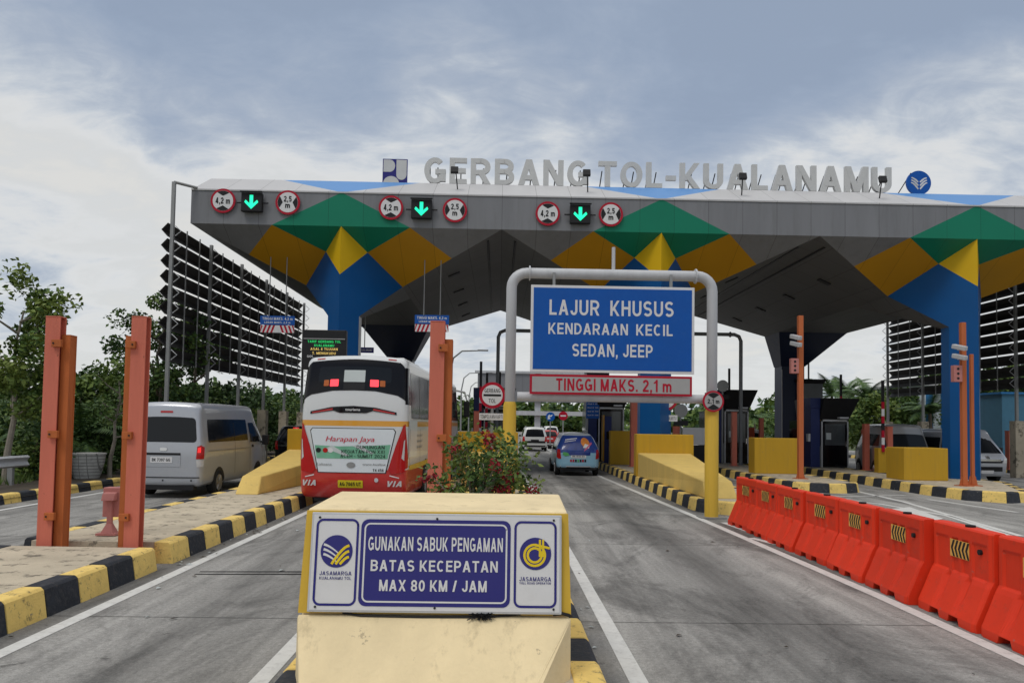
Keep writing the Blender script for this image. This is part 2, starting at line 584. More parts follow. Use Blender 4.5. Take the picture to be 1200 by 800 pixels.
class MB:
    def __init__(s):
        s.v, s.f, s.mi = [], [], []

    def add(s, vs_, fs, mi=0):
        n = len(s.v)
        s.v += [tuple(v) for v in vs_]
        s.f += [tuple(i + n for i in f) for f in fs]
        s.mi += [mi] * len(fs)
        return s

    def box(s, c, d, rot=None, mi=0):
        x, y, z = d[0] / 2, d[1] / 2, d[2] / 2
        vs_ = [Vector(q) for q in ((-x, -y, -z), (x, -y, -z), (x, y, -z), (-x, y, -z), (-x, -y, z), (x, -y, z), (x, y, z), (-x, y, z))]
        if rot is not None:
            vs_ = [rot @ q for q in vs_]
        c = Vector(c)
        return s.add([q + c for q in vs_], [(0, 3, 2, 1), (4, 5, 6, 7), (0, 1, 5, 4), (1, 2, 6, 5), (2, 3, 7, 6), (3, 0, 4, 7)], mi)

    def bx(s, x0, x1, y0, y1, z0, z1, mi=0):
        return s.box(((x0 + x1) / 2, (y0 + y1) / 2, (z0 + z1) / 2), (x1 - x0, y1 - y0, z1 - z0), None, mi)

    def hexa(s, b, t, mi=0):
        """frustum from bottom quad b to top quad t (both counter-clockwise seen from above)"""
        return s.add(list(b) + list(t), [(3, 2, 1, 0), (4, 5, 6, 7), (0, 1, 5, 4), (1, 2, 6, 5), (2, 3, 7, 6), (3, 0, 4, 7)], mi)

    def tube(s, pts, r, n=10, mi=0, cap=True):
        pts = [Vector(p) for p in pts]
        rs = r if isinstance(r, (list, tuple)) else [r] * len(pts)
        rings = []
        ref = None
        for i, p in enumerate(pts):
            d = (pts[min(i + 1, len(pts) - 1)] - pts[max(i - 1, 0)]).normalized()
            if ref is None:
                a = Vector((0, 0, 1)) if abs(d.z) < .9 else Vector((1, 0, 0))
                ref = d.cross(a).normalized()
            ref = (ref - d * ref.dot(d)).normalized()
            q = d.cross(ref)
            rings.append([p + (ref * math.cos(2 * math.pi * k / n) + q * math.sin(2 * math.pi * k / n)) * rs[i] for k in range(n)])
        vs_ = [v for rg in rings for v in rg]
        fs = []
        for i in range(len(pts) - 1):
            for k in range(n):
                a, b = i * n + k, i * n + (k + 1) % n
                fs.append((a, b, b + n, a + n))
        if cap:
            fs.append(tuple(reversed(range(n))))
            fs.append(tuple(range((len(pts) - 1) * n, len(pts) * n)))
        return s.add(vs_, fs, mi)

    def cyl(s, c, axis, r, h, n=24, mi=0):
        c, a = Vector(c), Vector(axis).normalized()
        return s.tube([c - a * h / 2, c + a * h / 2], r, n, mi)

    def prism(s, poly, off, mi=0):
        """closed prism: polygon (3-D points) extruded by off"""
        n = len(poly)
        off = Vector(off)
        vs_ = [Vector(p) for p in poly] + [Vector(p) + off for p in poly]
        fs = [tuple(reversed(range(n))), tuple(range(n, 2 * n))] + [(i, (i + 1) % n, (i + 1) % n + n, i + n) for i in range(n)]
        return s.add(vs_, fs, mi)

    def poly(s, pts, mi=0):
        return s.add(pts, [tuple(range(len(pts)))], mi)

    def build(s, name, mats, parent=None, smooth=False, bevel=0.0, kind=None, fix=True, auto=False):
        me = bpy.data.meshes.new(name)
        me.from_pydata(s.v, [], s.f)
        for p, i in zip(me.polygons, s.mi):
            p.material_index = i
        if fix:
            bm = bmesh.new()
            bm.from_mesh(me)
            bmesh.ops.recalc_face_normals(bm, faces=bm.faces)
            bm.to_mesh(me)
            bm.free()
        o = link_mesh(name, me, mats, parent, smooth, bevel, kind)
        if auto:
            for p in me.polygons:
                p.use_smooth = True
            e = o.modifiers.new('es', 'EDGE_SPLIT')
            e.split_angle = R(35)
        return o


def _arc(cx, cy, rx, ry, a0, a1, n=12):
    return [(cx + rx * math.cos(R(a0 + (a1 - a0) * k / n)), cy + ry * math.sin(R(a0 + (a1 - a0) * k / n))) for k in range(n + 1)]


GLW = dict(A=.72, B=.66, C=.68, D=.68, E=.58, F=.55, G=.72, H=.66, I=0, J=.52, K=.68, L=.54, M=.80, N=.68, O=.74, P=.63, Q=.74, R=.68, S=.64, T=.62, U=.66,
          V=.70, W=.98, X=.70, Y=.70, Z=.62, m=.86)


def glyph(c, wt):
    """bold grotesque capital drawn as strokes: (advance width, [('r', centre line) or ('d', x0, y0, x1, y1)])"""
    h = wt / 2
    W = GLW.get(c, .58)
    if c == 'I':
        return wt, [('r', [(h, 0), (h, 1)])]
    L_, T_, Rr = h, 1 - h, W - h
    V = lambda x, a=0, b=1: ('r', [(x, a), (x, b)])
    Hh = lambda y, a, b: ('r', [(a, y), (b, y)])
    ry = (1 - 2 * h) / 4
    o = ('r', _arc(W / 2, .5, W / 2 - h, .5 - h, 0, 360, 28))
    dw = wt * 1.12
    D = lambda x0, y0, x1, y1: ('d', x0, y0, x1, y1, dw)
    if c == 'A':
        return W, [D(dw / 2, 0, W / 2, 1), D(W - dw / 2, 0, W / 2, 1), Hh(.30, .22 * W, .78 * W)]
    if c == 'B':
        m = .52
        return W, [V(L_), ('r', [(L_, T_), (W * .5, T_)] + _arc(W * .5, (T_ + m) / 2, Rr - W * .53, (T_ - m) / 2, 90, -90) + [(L_, m)]),
                   ('r', [(L_, m), (W * .5, m)] + _arc(W * .5, (h + m) / 2, Rr - W * .5, (m - h) / 2, 90, -90) + [(L_, h)])]
    if c == 'C':
        return W, [('r', _arc(W / 2, .5, W / 2 - h, .5 - h, 48, 312, 22))]
    if c == 'D':
        return W, [V(L_), ('r', [(L_, T_), (W * .38, T_)] + _arc(W * .38, .5, Rr - W * .38, .5 - h, 90, -90, 16) + [(L_, h)])]
    if c == 'E':
        return W, [V(L_), Hh(T_, L_, W), Hh(.51, L_, W * .94), Hh(h, L_, W)]
    if c == 'F':
        return W, [V(L_), Hh(T_, L_, W), Hh(.50, L_, W * .9)]
    if c == 'G':
        return W, [('r', _arc(W / 2, .5, W / 2 - h, .5 - h, 48, 330, 22)), V(Rr, .08, .52), Hh(.46, W * .52, W)]
    if c == 'H':
        return W, [V(L_), V(Rr), Hh(.52, L_, Rr)]
    if c == 'J':
        return W, [('r', [(Rr, 1), (Rr, .30)] + _arc(W / 2, .30, Rr - W / 2, .30 - h, 0, -180))]
    if c == 'K':
        return W, [V(L_), D(L_ + h * .6, .32, W - dw * .55, 1), D(W * .38, .50, W - dw / 2, 0)]
    if c == 'L':
        return W, [V(L_), Hh(h, L_, W)]
    if c == 'M':
        return W, [V(L_), V(Rr), D(L_ + h * .1, 1, W / 2, 0), D(Rr - h * .1, 1, W / 2, 0)]
    if c == 'N':
        return W, [V(L_), V(Rr), D(L_ + h * .1, 1, Rr - h * .1, 0)]
    if c == 'O':
        return W, [o]
    if c == 'P':
        return W, [V(L_), ('r', [(L_, T_), (W * .5, T_)] + _arc(W * .5, (T_ + .44) / 2, Rr - W * .5, (T_ - .44) / 2, 90, -90) + [(L_, .44)])]
    if c == 'Q':
        return W, [o, D(W * .62, .25, W - h, -.02)]
    if c == 'R':
        return W, [V(L_), ('r', [(L_, T_), (W * .5, T_)] + _arc(W * .5, (T_ + .46) / 2, Rr - W * .52, (T_ - .46) / 2, 90, -90) + [(L_, .46)]), D(W * .52, .44, W - dw / 2, 0)]
    if c == 'S':
        return W, [('r', _arc(W / 2, .5 + ry, W / 2 - h, ry, 28, 270, 14) + _arc(W / 2, .5 - ry, W / 2 - h, ry, 90, -152, 14)[1:])]
    if c == 'T':
        return W, [V(W / 2, 0, 1), Hh(T_, 0, W)]
    if c == 'U':
        return W, [('r', [(L_, 1), (L_, .34)] + _arc(W / 2, .34, W / 2 - h, .34 - h, 180, 360, 16) + [(Rr, 1)])]
    if c == 'V':
        return W, [D(dw / 2, 1, W / 2, 0), D(W - dw / 2, 1, W / 2, 0)]
    if c == 'W':
        return W, [D(dw / 2, 1, W * .28, 0), D(W / 2, 1, W * .28, 0), D(W / 2, 1, W * .72, 0), D(W - dw / 2, 1, W * .72, 0)]
    if c == 'X':
        return W, [D(dw / 2, 1, W - dw / 2, 0), D(dw / 2, 0, W - dw / 2, 1)]
    if c == 'Y':
        return W, [D(dw / 2, 1, W / 2, .42), D(W - dw / 2, 1, W / 2, .42), V(W / 2, 0, .45)]
    if c == 'Z':
        return W, [Hh(T_, 0, W), Hh(h, 0, W), D(dw * .6, .1, W - dw * .6, .9)]
    if c == '0':
        return W, [('r', _arc(W / 2, .5, W / 2 - h, .5 - h, 0, 360, 26))]
    if c == '1':
        return .40, [V(.40 - h, 0, 1), D(.06, .70, .40 - h, .93)]
    if c == '2':
        return W, [('r', _arc(W / 2, .70, W / 2 - h, .30 - h, 172, -35, 14) + [(h * 1.15, h * 1.6)]), Hh(h, 0, W)]
    if c == '3':
        return W, [('r', _arc(W / 2, .5 + ry, W / 2 - h, ry, 155, -90, 12)), ('r', _arc(W / 2, .5 - ry, W / 2 - h, ry, 90, -155, 12))]
    if c == '4':
        return W, [V(W * .70, 0, 1), Hh(.28, 0, W), D(dw * .5, .30, W * .66, .96)]
    if c == '5':
        return W, [Hh(T_, W * .16, W * .94), ('r', [(W * .16 + h * .3, 1), (h * 1.3, .46)]), ('r', _arc(W / 2, .34, W / 2 - h, .34 - h, 148, -150, 16))]
    if c == '6':
        return W, [('r', _arc(W / 2, .33, W / 2 - h, .33 - h, 0, 360, 20)), ('r', _arc(W * .62, .40, W * .62 - h, .6 - h, 180, 62, 12))]
    if c == '9':
        return W, [('r', _arc(W / 2, .67, W / 2 - h, .33 - h, 0, 360, 20)), ('r', _arc(W * .38, .60, W * .62 - h, .6 - h, 0, -118, 12))]
    if c == '7':
        return W, [Hh(T_, 0, W), D(W * .30, 0, W - dw * .55, .9)]
    if c == '8':
        return W, [('r', _arc(W / 2, .5 + ry * 1.02, W / 2 - h * 1.15, ry, 0, 360, 20)), ('r', _arc(W / 2, .5 - ry, W / 2 - h, ry, 0, 360, 20))]
    if c == 'm':
        xh = .70
        return W, [V(h, 0, xh), ('r', [(h, .46)] + _arc((h + W / 2) / 2, .44, (W / 2 - h) / 2, .26 - h, 180, 0, 10) + [(W / 2, 0)]),
                   ('r', [(W / 2, .46)] + _arc((W / 2 + Rr) / 2, .44, (Rr - W / 2) / 2, .26 - h, 180, 0, 10) + [(Rr, 0)])]
    if c == ',':
        return wt, [('r', [(h, wt), (h, -.0)]), ('d', h * .5, -.16, h * 1.2, .0, wt * .7)]
    if c == '.':
        return wt, [('r', [(h, wt), (h, 0)])]
    if c == '-':
        return .34, [('r', [(0, .40), (.34, .40)])]
    if c == '/':
        return .42, [('d', dw / 2, 0, .42 - dw / 2, 1, dw)]
    if c == '&':
        return W, [('r', _arc(W / 2, .5 + ry, W / 2 - h * 2, ry, 0, 360, 16)), ('r', _arc(W * .45, .5 - ry, W * .45 - h, ry, 20, 330, 16)), ('d', W * .3, .5, W - dw / 2, 0, dw)]
    return None


def stroke_outline(st, wt):
    """left and right border point lists of a stroke"""
    if st[0] == 'd':
        _, x0, y0, x1, y1, hw = st
        return [(x0 - hw / 2, y0), (x1 - hw / 2, y1)], [(x0 + hw / 2, y0), (x1 + hw / 2, y1)]
    p = st[1]
    n = len(p)
    closed = n > 4 and math.hypot(p[0][0] - p[-1][0], p[0][1] - p[-1][1]) < 1e-6
    A, B = [], []
    for i in range(n):
        if closed:
            a, b = p[i - 1 if i else n - 2], p[i + 1 if i < n - 1 else 1]
        else:
            a, b = p[max(i - 1, 0)], p[min(i + 1, n - 1)]
        dx, dy = b[0] - a[0], b[1] - a[1]
        q = math.hypot(dx, dy) or 1
        A.append((p[i][0] - dy / q * wt / 2, p[i][1] + dx / q * wt / 2))
        B.append((p[i][0] + dy / q * wt / 2, p[i][1] - dx / q * wt / 2))
    return A, B


def layout(s, wt, gap=.15, space=.34):
    x = 0
    o = []
    for ch in s:
        if ch == ' ':
            x += space
            continue
        g = glyph(ch, wt)
        if g is None:
            return None, 0
        o.append((ch, x, g[0], g[1]))
        x += g[0] + gap
    return o, x - gap


def text_verts(s, width=None, height=None, bold=.02, extrude=0.0, spacing=1.0, shear=0.0):
    wt = .145 + bold * 1.6
    lay, tw = layout(s, wt, .15 * spacing)
    if lay is None or shear:
        if shear and lay is not None:
            pass
        else:
            return font_verts(s, width, height, bold, extrude, spacing, shear)
    vs_, fs = [], []
    k = 0
    for ch, x, w_, sts in lay:
        for st in sts:
            A, B = stroke_outline(st, wt)
            n = len(A)
            b0 = len(vs_)
            for P_ in (B, A):
                for u, v in P_:
                    vs_.append(Vector((x + u + v * shear, v, .0004 * (k % 4))))
            fs += [(b0 + i, b0 + i + 1, b0 + n + i + 1, b0 + n + i) for i in range(n - 1)]
            k += 1
    y1 = 1.0 if any(c.isupper() or c.isdigit() for c in s) else max(v.y for v in vs_)
    x0, x1 = min(v.x for v in vs_), max(v.x for v in vs_)
    sy = height / y1 if height else None
    sx = width / (x1 - x0) if width else sy
    sy = sy or sx
    for v in vs_:
        v.x = (v.x - (x0 + x1) / 2) * sx
        v.y = (v.y - y1 / 2) * sy
    return vs_, fs



def font_verts(s, width=None, height=None, bold=.02, extrude=0.0, spacing=1.0, shear=0.0):
    cu_ = bpy.data.curves.new('txt', 'FONT')
    cu_.body = s
    cu_.size = 1
    cu_.offset = bold
    cu_.extrude = extrude
    cu_.resolution_u = 3
    cu_.space_character = spacing
    cu_.shear = shear
    o = bpy.data.objects.new('txt', cu_)
    me = bpy.data.meshes.new_from_object(o)
    bpy.data.objects.remove(o)
    bpy.data.curves.remove(cu_)
    vs_ = [v.co.copy() for v in me.vertices]
    fs = [tuple(p.vertices) for p in me.polygons]
    bpy.data.meshes.remove(me)
    if not vs_:
        return [], []
    x0, x1 = min(v.x for v in vs_), max(v.x for v in vs_)
    y0, y1 = min(v.y for v in vs_), max(v.y for v in vs_)
    sy = (height / (y1 - y0)) if height else None
    sx = (width / (x1 - x0)) if width else sy
    if sy is None:
        sy = sx
    for v in vs_:
        v.x = (v.x - (x0 + x1) / 2) * sx
        v.y = (v.y - (y0 + y1) / 2) * sy
    return vs_, fs


class Plane:
    """a flat sign face: u to the right, v up, w towards the viewer"""

    def __init__(s, o, U=(1, 0, 0), V=(0, 0, 1)):
        s.o, s.U, s.V = Vector(o), Vector(U).normalized(), Vector(V).normalized()
        s.W = s.U.cross(s.V)

    def pt(s, u, v, w_=0):
        return s.o + s.U * u + s.V * v + s.W * w_

    def slab(s, name, mat, poly, w0, w1, parent, bevel=0.0):
        return MB().prism([s.pt(u, v, w0) for u, v in poly], s.W * (w1 - w0)).build(name, mat, parent, bevel=bevel)

    def text(s, txt, u, v, w_, width, height, mat, parent, bold=.02, name='lettering', shear=0, spacing=1.0, thick=0.0):
        vs_, fs = text_verts(txt, width, height, bold, 0.0, spacing, shear)
        mb = MB()
        mb.add([s.pt(u + p.x, v + p.y, w_ + p.z) for p in vs_], fs)
        return mb.build(name, mat, parent, fix=False)

    def ribbon_mb(s, mb, pts, wd, w_, mi=0):
        n = len(pts)
        L_, R_ = [], []
        for i, p in enumerate(pts):
            a, b = pts[max(i - 1, 0)], pts[min(i + 1, n - 1)]
            dx, dy = b[0] - a[0], b[1] - a[1]
            q = math.hypot(dx, dy) or 1
            wv = wd[i] if isinstance(wd, (list, tuple)) else wd
            L_.append(s.pt(p[0] - dy / q * wv / 2, p[1] + dx / q * wv / 2, w_))
            R_.append(s.pt(p[0] + dy / q * wv / 2, p[1] - dx / q * wv / 2, w_))
        mb.add(R_ + L_, [(i, i + 1, n + i + 1, n + i) for i in range(n - 1)], mi)
        return mb


def rrect(w_, h, r, cx=0, cy=0, n=5):
    pts = []
    for (sx, sy, a0) in ((1, 1, 0), (-1, 1, 90), (-1, -1, 180), (1, -1, 270)):
        for k in range(n + 1):
            a = R(a0 + 90 * k / n)
            pts.append((cx + sx * (w_ / 2 - r) + r * math.cos(a), cy + sy * (h / 2 - r) + r * math.sin(a)))
    return pts


def circ(r, cx=0, cy=0, n=40):
    return [(cx + r * math.cos(2 * math.pi * k / n), cy + r * math.sin(2 * math.pi * k / n)) for k in range(n)]


def arc(r, a0, a1, cx=0, cy=0, n=14):
    return [(cx + r * math.cos(R(a0 + (a1 - a0) * k / n)), cy + r * math.sin(R(a0 + (a1 - a0) * k / n))) for k in range(n + 1)]


def rect(w_, h, cx=0, cy=0):
    return [(cx - w_ / 2, cy - h / 2), (cx + w_ / 2, cy - h / 2), (cx + w_ / 2, cy + h / 2), (cx - w_ / 2, cy + h / 2)]


NEAR1 = 1
# ------------------------------------------------------------------ SETTING: ground, road, islands, kerbs, markings
def sheet(name, pts, z, mat, kind='structure'):
    return MB().poly([(x, y, z) for x, y in pts]).build(name, mat, kind=kind)


sheet('ground', [(-1500, -400), (1500, -400), (1500, 2500), (-1500, 2500)], -0.03, 'ground')
sheet('road', [(-11.25, -25), (34, -25), (34, 200), (-11.25, 200)], 0.0, 'road')
sheet('verge', [(-14.2, -25), (-11.2, -25), (-11.2, 160), (-14.2, 160)], 0.12, 'soil')


def line(pts, wd, name='road_marking'):
    pl = Plane((0, 0, 0.004), (1, 0, 0), (0, 1, 0))
    mb = MB()
    pl.ribbon_mb(mb, pts, wd, 0)
    return mb.build(name, 'paint_white', kind='structure', fix=False)


def gl(*pix):
    return [tuple(G(x, y)[:2]) for x, y in pix]


line([(-4.17, -5), (-4.17, 60)], .15)
line([(-1.80, -5), (-1.80, 15.8)], .15)
line([(1.14, -5), (1.12, 17), (1.0, 30), (1.0, 60)], .15)
line([(4.62, -5), (4.62, 9), (4.45, 16), (4.05, 29), (4.0, 60)], .16)
line([(-10.6, -5), (-10.6, 90)], .14)
line(gl((848, 612), (876, 622)), .14)
line(gl((880, 630), (920, 640)), .14)
line(gl((958, 583), (1030, 590), (1110, 604), (1197, 632)), .16)
line(gl((1003, 575), (1060, 588), (1197, 628)), .15)
line(gl((960, 582), (1060, 580)), .12)
for sy_ in (0, .16):
    MB().poly([(-3.9, 9.75 + sy_, .003), (-1.9, 9.85 + sy_, .003), (-1.9, 9.93 + sy_, .003), (-3.9, 9.80 + sy_, .003)]).build('road_joint', 'rubber', kind='structure')
sheet('road_marking', gl((1040, 597), (1066, 594), (1106, 608), (1080, 612)), .009, 'paint_white')
line(gl((1088, 585), (1192, 600)), .14)
line([(18.0, 40), (18.0, 20)], .14)
line([(21.8, 80), (21.8, 10)], .14)


def smooth_path(pts, it=2):
    for _ in range(it):
        q = [pts[0]]
        for a, b in zip(pts[:-1], pts[1:]):
            q.append((a[0] * .75 + b[0] * .25, a[1] * .75 + b[1] * .25))
            q.append((a[0] * .25 + b[0] * .75, a[1] * .25 + b[1] * .75))
        q.append(pts[-1])
        pts = q
    return pts


def resample(pts, step):
    out_ = [pts[0]]
    acc = 0
    for a, b in zip(pts[:-1], pts[1:]):
        L_ = math.hypot(b[0] - a[0], b[1] - a[1])
        if L_ < 1e-9:
            continue
        pos = 0
        while acc + (L_ - pos) >= step:
            pos += step - acc
            acc = 0
            out_.append((a[0] + (b[0] - a[0]) * pos / L_, a[1] + (b[1] - a[1]) * pos / L_))
        acc += L_ - pos
    return out_


def offset(pts, d, closed=False):
    n = len(pts)
    o = []
    for i, p in enumerate(pts):
        if closed:
            a, b = pts[i - 1], pts[(i + 1) % n]
        else:
            a, b = pts[max(i - 1, 0)], pts[min(i + 1, n - 1)]
        dx, dy = b[0] - a[0], b[1] - a[1]
        q = math.hypot(dx, dy) or 1
        o.append((p[0] - dy / q * d, p[1] + dx / q * d))
    return o


def island(path, h=.30, block=.6, first=0, top='island'):
    """path: open outline, interior on its LEFT; kerb stones run along it, slab fills the inside"""
    sub = 3
    fine = resample(path, block / sub)
    n = (len(fine) - 1) // sub * sub
    fine = fine[:n + 1]
    nb = n // sub
    o0, o1, o2, i0 = fine, offset(fine, .045), offset(fine, .075), offset(fine, .27)
    mb = MB()
    gap = .006
    for k in range(nb):
        rows = []
        for j in range(sub + 1):
            i = k * sub + j
            pts4 = [(o0[i], -.02), (o1[i], h - .03), (o2[i], h), (i0[i], h), (i0[i], -.02)]
            if j in (0, sub):
                m_ = k * sub + (j + (1 if j == 0 else -1))
                f = gap / (block / sub)
                oth = [o0[m_], o1[m_], o2[m_], i0[m_], i0[m_]]
                pts4 = [((p[0] + (q[0] - p[0]) * f, p[1] + (q[1] - p[1]) * f), z) for (p, z), q in zip(pts4, oth)]
            jit = rnd.uniform(-.006, .006) if j == 0 else jit
            rows.append([(p[0], p[1], z + (jit if z > 0 else 0)) for p, z in pts4])
        vs_ = [v for r_ in rows for v in r_]
        fs = []
        for j in range(sub):
            for q in range(4):
                a = j * 5 + q
                fs.append((a, a + 1, a + 6, a + 5))
        fs.append((0, 1, 2, 3, 4))
        fs.append(tuple(reversed(range(sub * 5, sub * 5 + 5))))
        mb.add(vs_, fs, (k + first) % 2)
    mb.build('kerb', ['kerb_yellow', 'kerb_black'], kind='structure', bevel=.012)
    if not top:
        return
    inner = offset(fine, .26)
    MB().prism([(x, y, -.02) for x, y in inner], (0, 0, h - .01 + .02)).build('traffic_island', top, kind='structure')


def strip(x0, x1, y0, y1, first=0, flat=False):
    """island between two lanes; the near end is a rounded nose (or a straight cut)"""
    w2 = (x1 - x0)
    if flat:
        nose = [(x0, y0 + .02), (x0 + .05, y0), (x1 - .05, y0), (x1, y0 + .02)]
    else:
        nose = smooth_path([(x0, y0 + w2 * .75), (x0 + .02, y0 + w2 * .25), (x0 + w2 * .3, y0), (x1 - w2 * .3, y0), (x1 - .02, y0 + w2 * .25), (x1, y0 + w2 * .75)], 3)
    # counter-clockwise: down the left side, round the nose, up the right side
    island([(x0, y1)] + nose + [(x1, y1)], first=first)


strip(-1.50, .80, 3.0, 46, 1)                     # centre island
# left island in two pieces with an open slot between them
island([(-6.7, 10.05), (-6.7, -8.06), (-4.48, -8.06), (-4.48, 10.05)], first=NEAR1)
island([(-6.7, 46.06), (-6.7, 10.46)], first=1, top=None)
island([(-4.48, 10.46), (-4.48, 46.06)], first=0, top=None)
MB().bx(-6.45, -4.73, 10.49, 46, -.02, .29).build('traffic_island', 'island', kind='structure')
strip(4.70, 7.0, 16.9, 46, 0)
strip(9.3, 11.8, 23.2, 46, 1)
island([(13.6, 48), (13.35, 23), (13.6, 21.4), (14.4, 20.7), (15.4, 21.2), (17.4, 25.0), (17.5, 27.8), (15.6, 28.6), (15.5, 48)], first=1)
MB().bx(-6.3, -4.9, 10.05, 10.46, -.02, .05).build('traffic_island', 'island', kind='structure')
# left roadside kerb
island([(-11.2, -8), (-11.2, 62)], h=.22, first=0, top=None)
# right far kerb
island([(25.0, 62), (25.0, 14)], h=.2, first=0, top=None)


# ------------------------------------------------------------------ TOLL CANOPY
CX = [-5.65, 5.65, 16.95]
YF, ZB, ZT = 25.9, 8.85, 10.05
YR, ZR = 27.6, 11.0            # top edge of the sloping upper band
YB = 44.6                      # rear edge
XL, XR = -10.9, 22.6
can = thing('toll_canopy', 'wide grey toll plaza canopy with green, amber and blue diamond panels above the lanes', 'toll canopy')
PK = [XL, 0.0, 11.3, XR]       # peaks on the fascia bottom
fas, grn, band, sky_ = MB(), MB(), MB(), MB()
xs = XL
H24 = 2.42
for c in CX:
    # fascia gray, left trapezoid / right trapezoid meeting the green triangle
    l, r_ = PK[CX.index(c)], PK[CX.index(c) + 1]
    fas.poly([(l, YF, ZB), (c - H24, YF, ZB), (c, YF, ZT), (l, YF, ZT)])
    fas.poly([(c + H24, YF, ZB), (r_, YF, ZB), (r_, YF, ZT), (c, YF, ZT)])
    t_ = lambda x, z: (x, YF + (YR - YF) * (z - ZT) / (ZR - ZT), z)
    band.poly([t_(l, ZT), t_(c, ZT), t_(c - 2.55, ZR), t_(l, ZR)])
    band.poly([t_(c, ZT), t_(r_, ZT), t_(r_, ZR), t_(c + 2.55, ZR)])
    MB().poly([(c - H24, YF, ZB), (c + H24, YF, ZB), (c, YF, ZT)]).build('green_panel', 'clad_green', can, fix=False)
    MB().poly([t_(c, ZT), t_(c + 2.55, ZR), t_(c - 2.55, ZR)]).build('sky_blue_panel', 'clad_skyblue', can, fix=False)
fas.build('fascia', 'clad_gray', can, fix=False)
band.build('upper_band', 'clad_light', can, fix=False)
BOX, BOY, BZ = 1.85, 2.64, 7.22
plate = MB()
sof = MB()
V3 = Vector
for i, c in enumerate(CX):
    A = V3((c, YF, ZB))
    for sg, pk in ((-1, PK[i]), (1, PK[i + 1])):
        B = V3((c + sg * BOX, YF + BOY, BZ))
        Pk = V3((pk, YF, ZB))
        D = A.lerp(B, .41)
        E = V3((c + sg * H24, YF, ZB))
        F = B.lerp(Pk, .52)

        def pl_(name, pts, mat):
            pts = pts if sg > 0 else pts[::-1]
            MB().poly(pts[::-1]).build(name, mat, can, fix=False)
        pl_('green_panel', [A, D, E], 'clad_green')
        pl_('amber_panel', [E, D, B, F], 'clad_amber')
        pl_('grey_panel', [E, F, Pk], 'clad_gray')
        # prow faces: yellow diamond half + blue lower half + column face
        K = V3((c, YF, 7.15))
        C = V3((c + sg * .56, YF + .8, 5.80))
        Cb = V3((c + sg * .56, YF + .8, 0.0))
        K0 = V3((c, YF, 0.0))
        pl_('yellow_panel', [A, K, D], 'clad_yellow')
        pl_('blue_cladding', [K, K0, Cb, C, B, D], 'clad_blue')
        # soffit plane from the peak line to the valley line, front to back
        Br = V3((c + sg * BOX, YB - BOY, BZ))
        Pr = V3((pk, YB, ZB))
        sof.poly([Pk, B, Br, Pr] if sg < 0 else [B, Pk, Pr, Br])
        # rear plate and rear prow
        Ar = V3((c, YB, ZB))
        sof.poly([Ar, Br, Pr])
    Bl, Brt = V3((c - BOX, YF + BOY, BZ)), V3((c + BOX, YF + BOY, BZ))
    Rl, Rr = V3((c - BOX, YB - BOY, BZ)), V3((c + BOX, YB - BOY, BZ))
    sof.poly([Bl, Brt, Rr, Rl])
    # front column shaft behind the prow and its funnel
    MB().bx(c - .55, c + .56, YF + .8, YF + 1.3, 0, 5.8).build('front_column', 'clad_light', can)
    MB().bx(c - .56, c - .552, YF + .8, YF + 1.3, 0, 5.8).build('blue_cladding', 'clad_blue', can)
    MB().hexa([(c - .56, YF + .8, 5.8), (c + .56, YF + .8, 5.8), (c + .56, YF + 1.3, 5.8), (c - .56, YF + 1.3, 5.8)],
              [(c - BOX, YF + BOY, BZ - .003), (c + BOX, YF + BOY, BZ - .003), (c + BOX, YF + BOY + 2.6, BZ - .003), (c - BOX, YF + BOY + 2.6, BZ - .003)]).build('column_funnel', 'soffit', can)
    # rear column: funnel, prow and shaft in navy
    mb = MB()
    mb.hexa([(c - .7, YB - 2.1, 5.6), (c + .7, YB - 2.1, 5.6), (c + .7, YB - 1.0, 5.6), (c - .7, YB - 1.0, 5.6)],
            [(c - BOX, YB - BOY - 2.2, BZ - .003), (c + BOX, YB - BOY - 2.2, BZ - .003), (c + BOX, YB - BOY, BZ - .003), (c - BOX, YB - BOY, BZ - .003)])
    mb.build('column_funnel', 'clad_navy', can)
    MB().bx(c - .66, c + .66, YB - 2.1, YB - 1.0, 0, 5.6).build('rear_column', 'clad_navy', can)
    MB().bx(c - .66, c - .63, YB - 2.13, YB - 2.103, 0, 5.4).build('column_edge', 'clad_light', can)
sof.build('soffit', 'soffit', can, fix=False)
# roof deck, back fascia, end walls
rf = MB()
rf.poly([(XL, YR, ZR), (XR, YR, ZR), (XR, YB, ZR), (XL, YB, ZR)])
rf.poly([(XR, YB, ZB), (XL, YB, ZB), (XL, YB, ZR), (XR, YB, ZR)])
for x in (XL, XR):
    rf.poly([(x, YF, ZB), (x, YF, ZT), (x, YR, ZR), (x, YB, ZR), (x, YB, ZB)])
rf.build('roof_deck', 'clad_light', can, fix=False)
# ridge beams and lights under the soffit
for pk in (0.0, 11.3):
    for sg in (-1, 1):
        MB().tube([(pk + sg * .5, YF + .75, ZB - .215), (pk + sg * .5, YB - .75, ZB - .215)], .045, 6).build('ridge_joint', 'black', can)
for pk, cs in ((0, (-1, 1)), (11.3, (-1, 1))):
    for sg in cs:
        for k in range(4):
            y = YF + 4 + k * 3.7
            f = .5
            x = pk + sg * (5.65 - BOX) * f
            z = ZB + (BZ - ZB) * f
            ang = math.atan2(BZ - ZB, sg * (5.65 - BOX))
            MB().box((x, y, z - .03), (.5, .28, .04), Matrix.Rotation(-math.atan((BZ - ZB) / (sg * (5.65 - BOX))), 3, 'Y')).build('downlight', 'black', can)
for k, pk in enumerate((0.0, 11.3)):
    for sg in (-1, 1):
        for fr_ in (.06, .94):
            pass
# parapet drip edge on fascia top
MB().bx(XL, XR, YF - .03, YF - .002, ZT - .03, ZT + .02).build('drip_edge', 'clad_light', can)

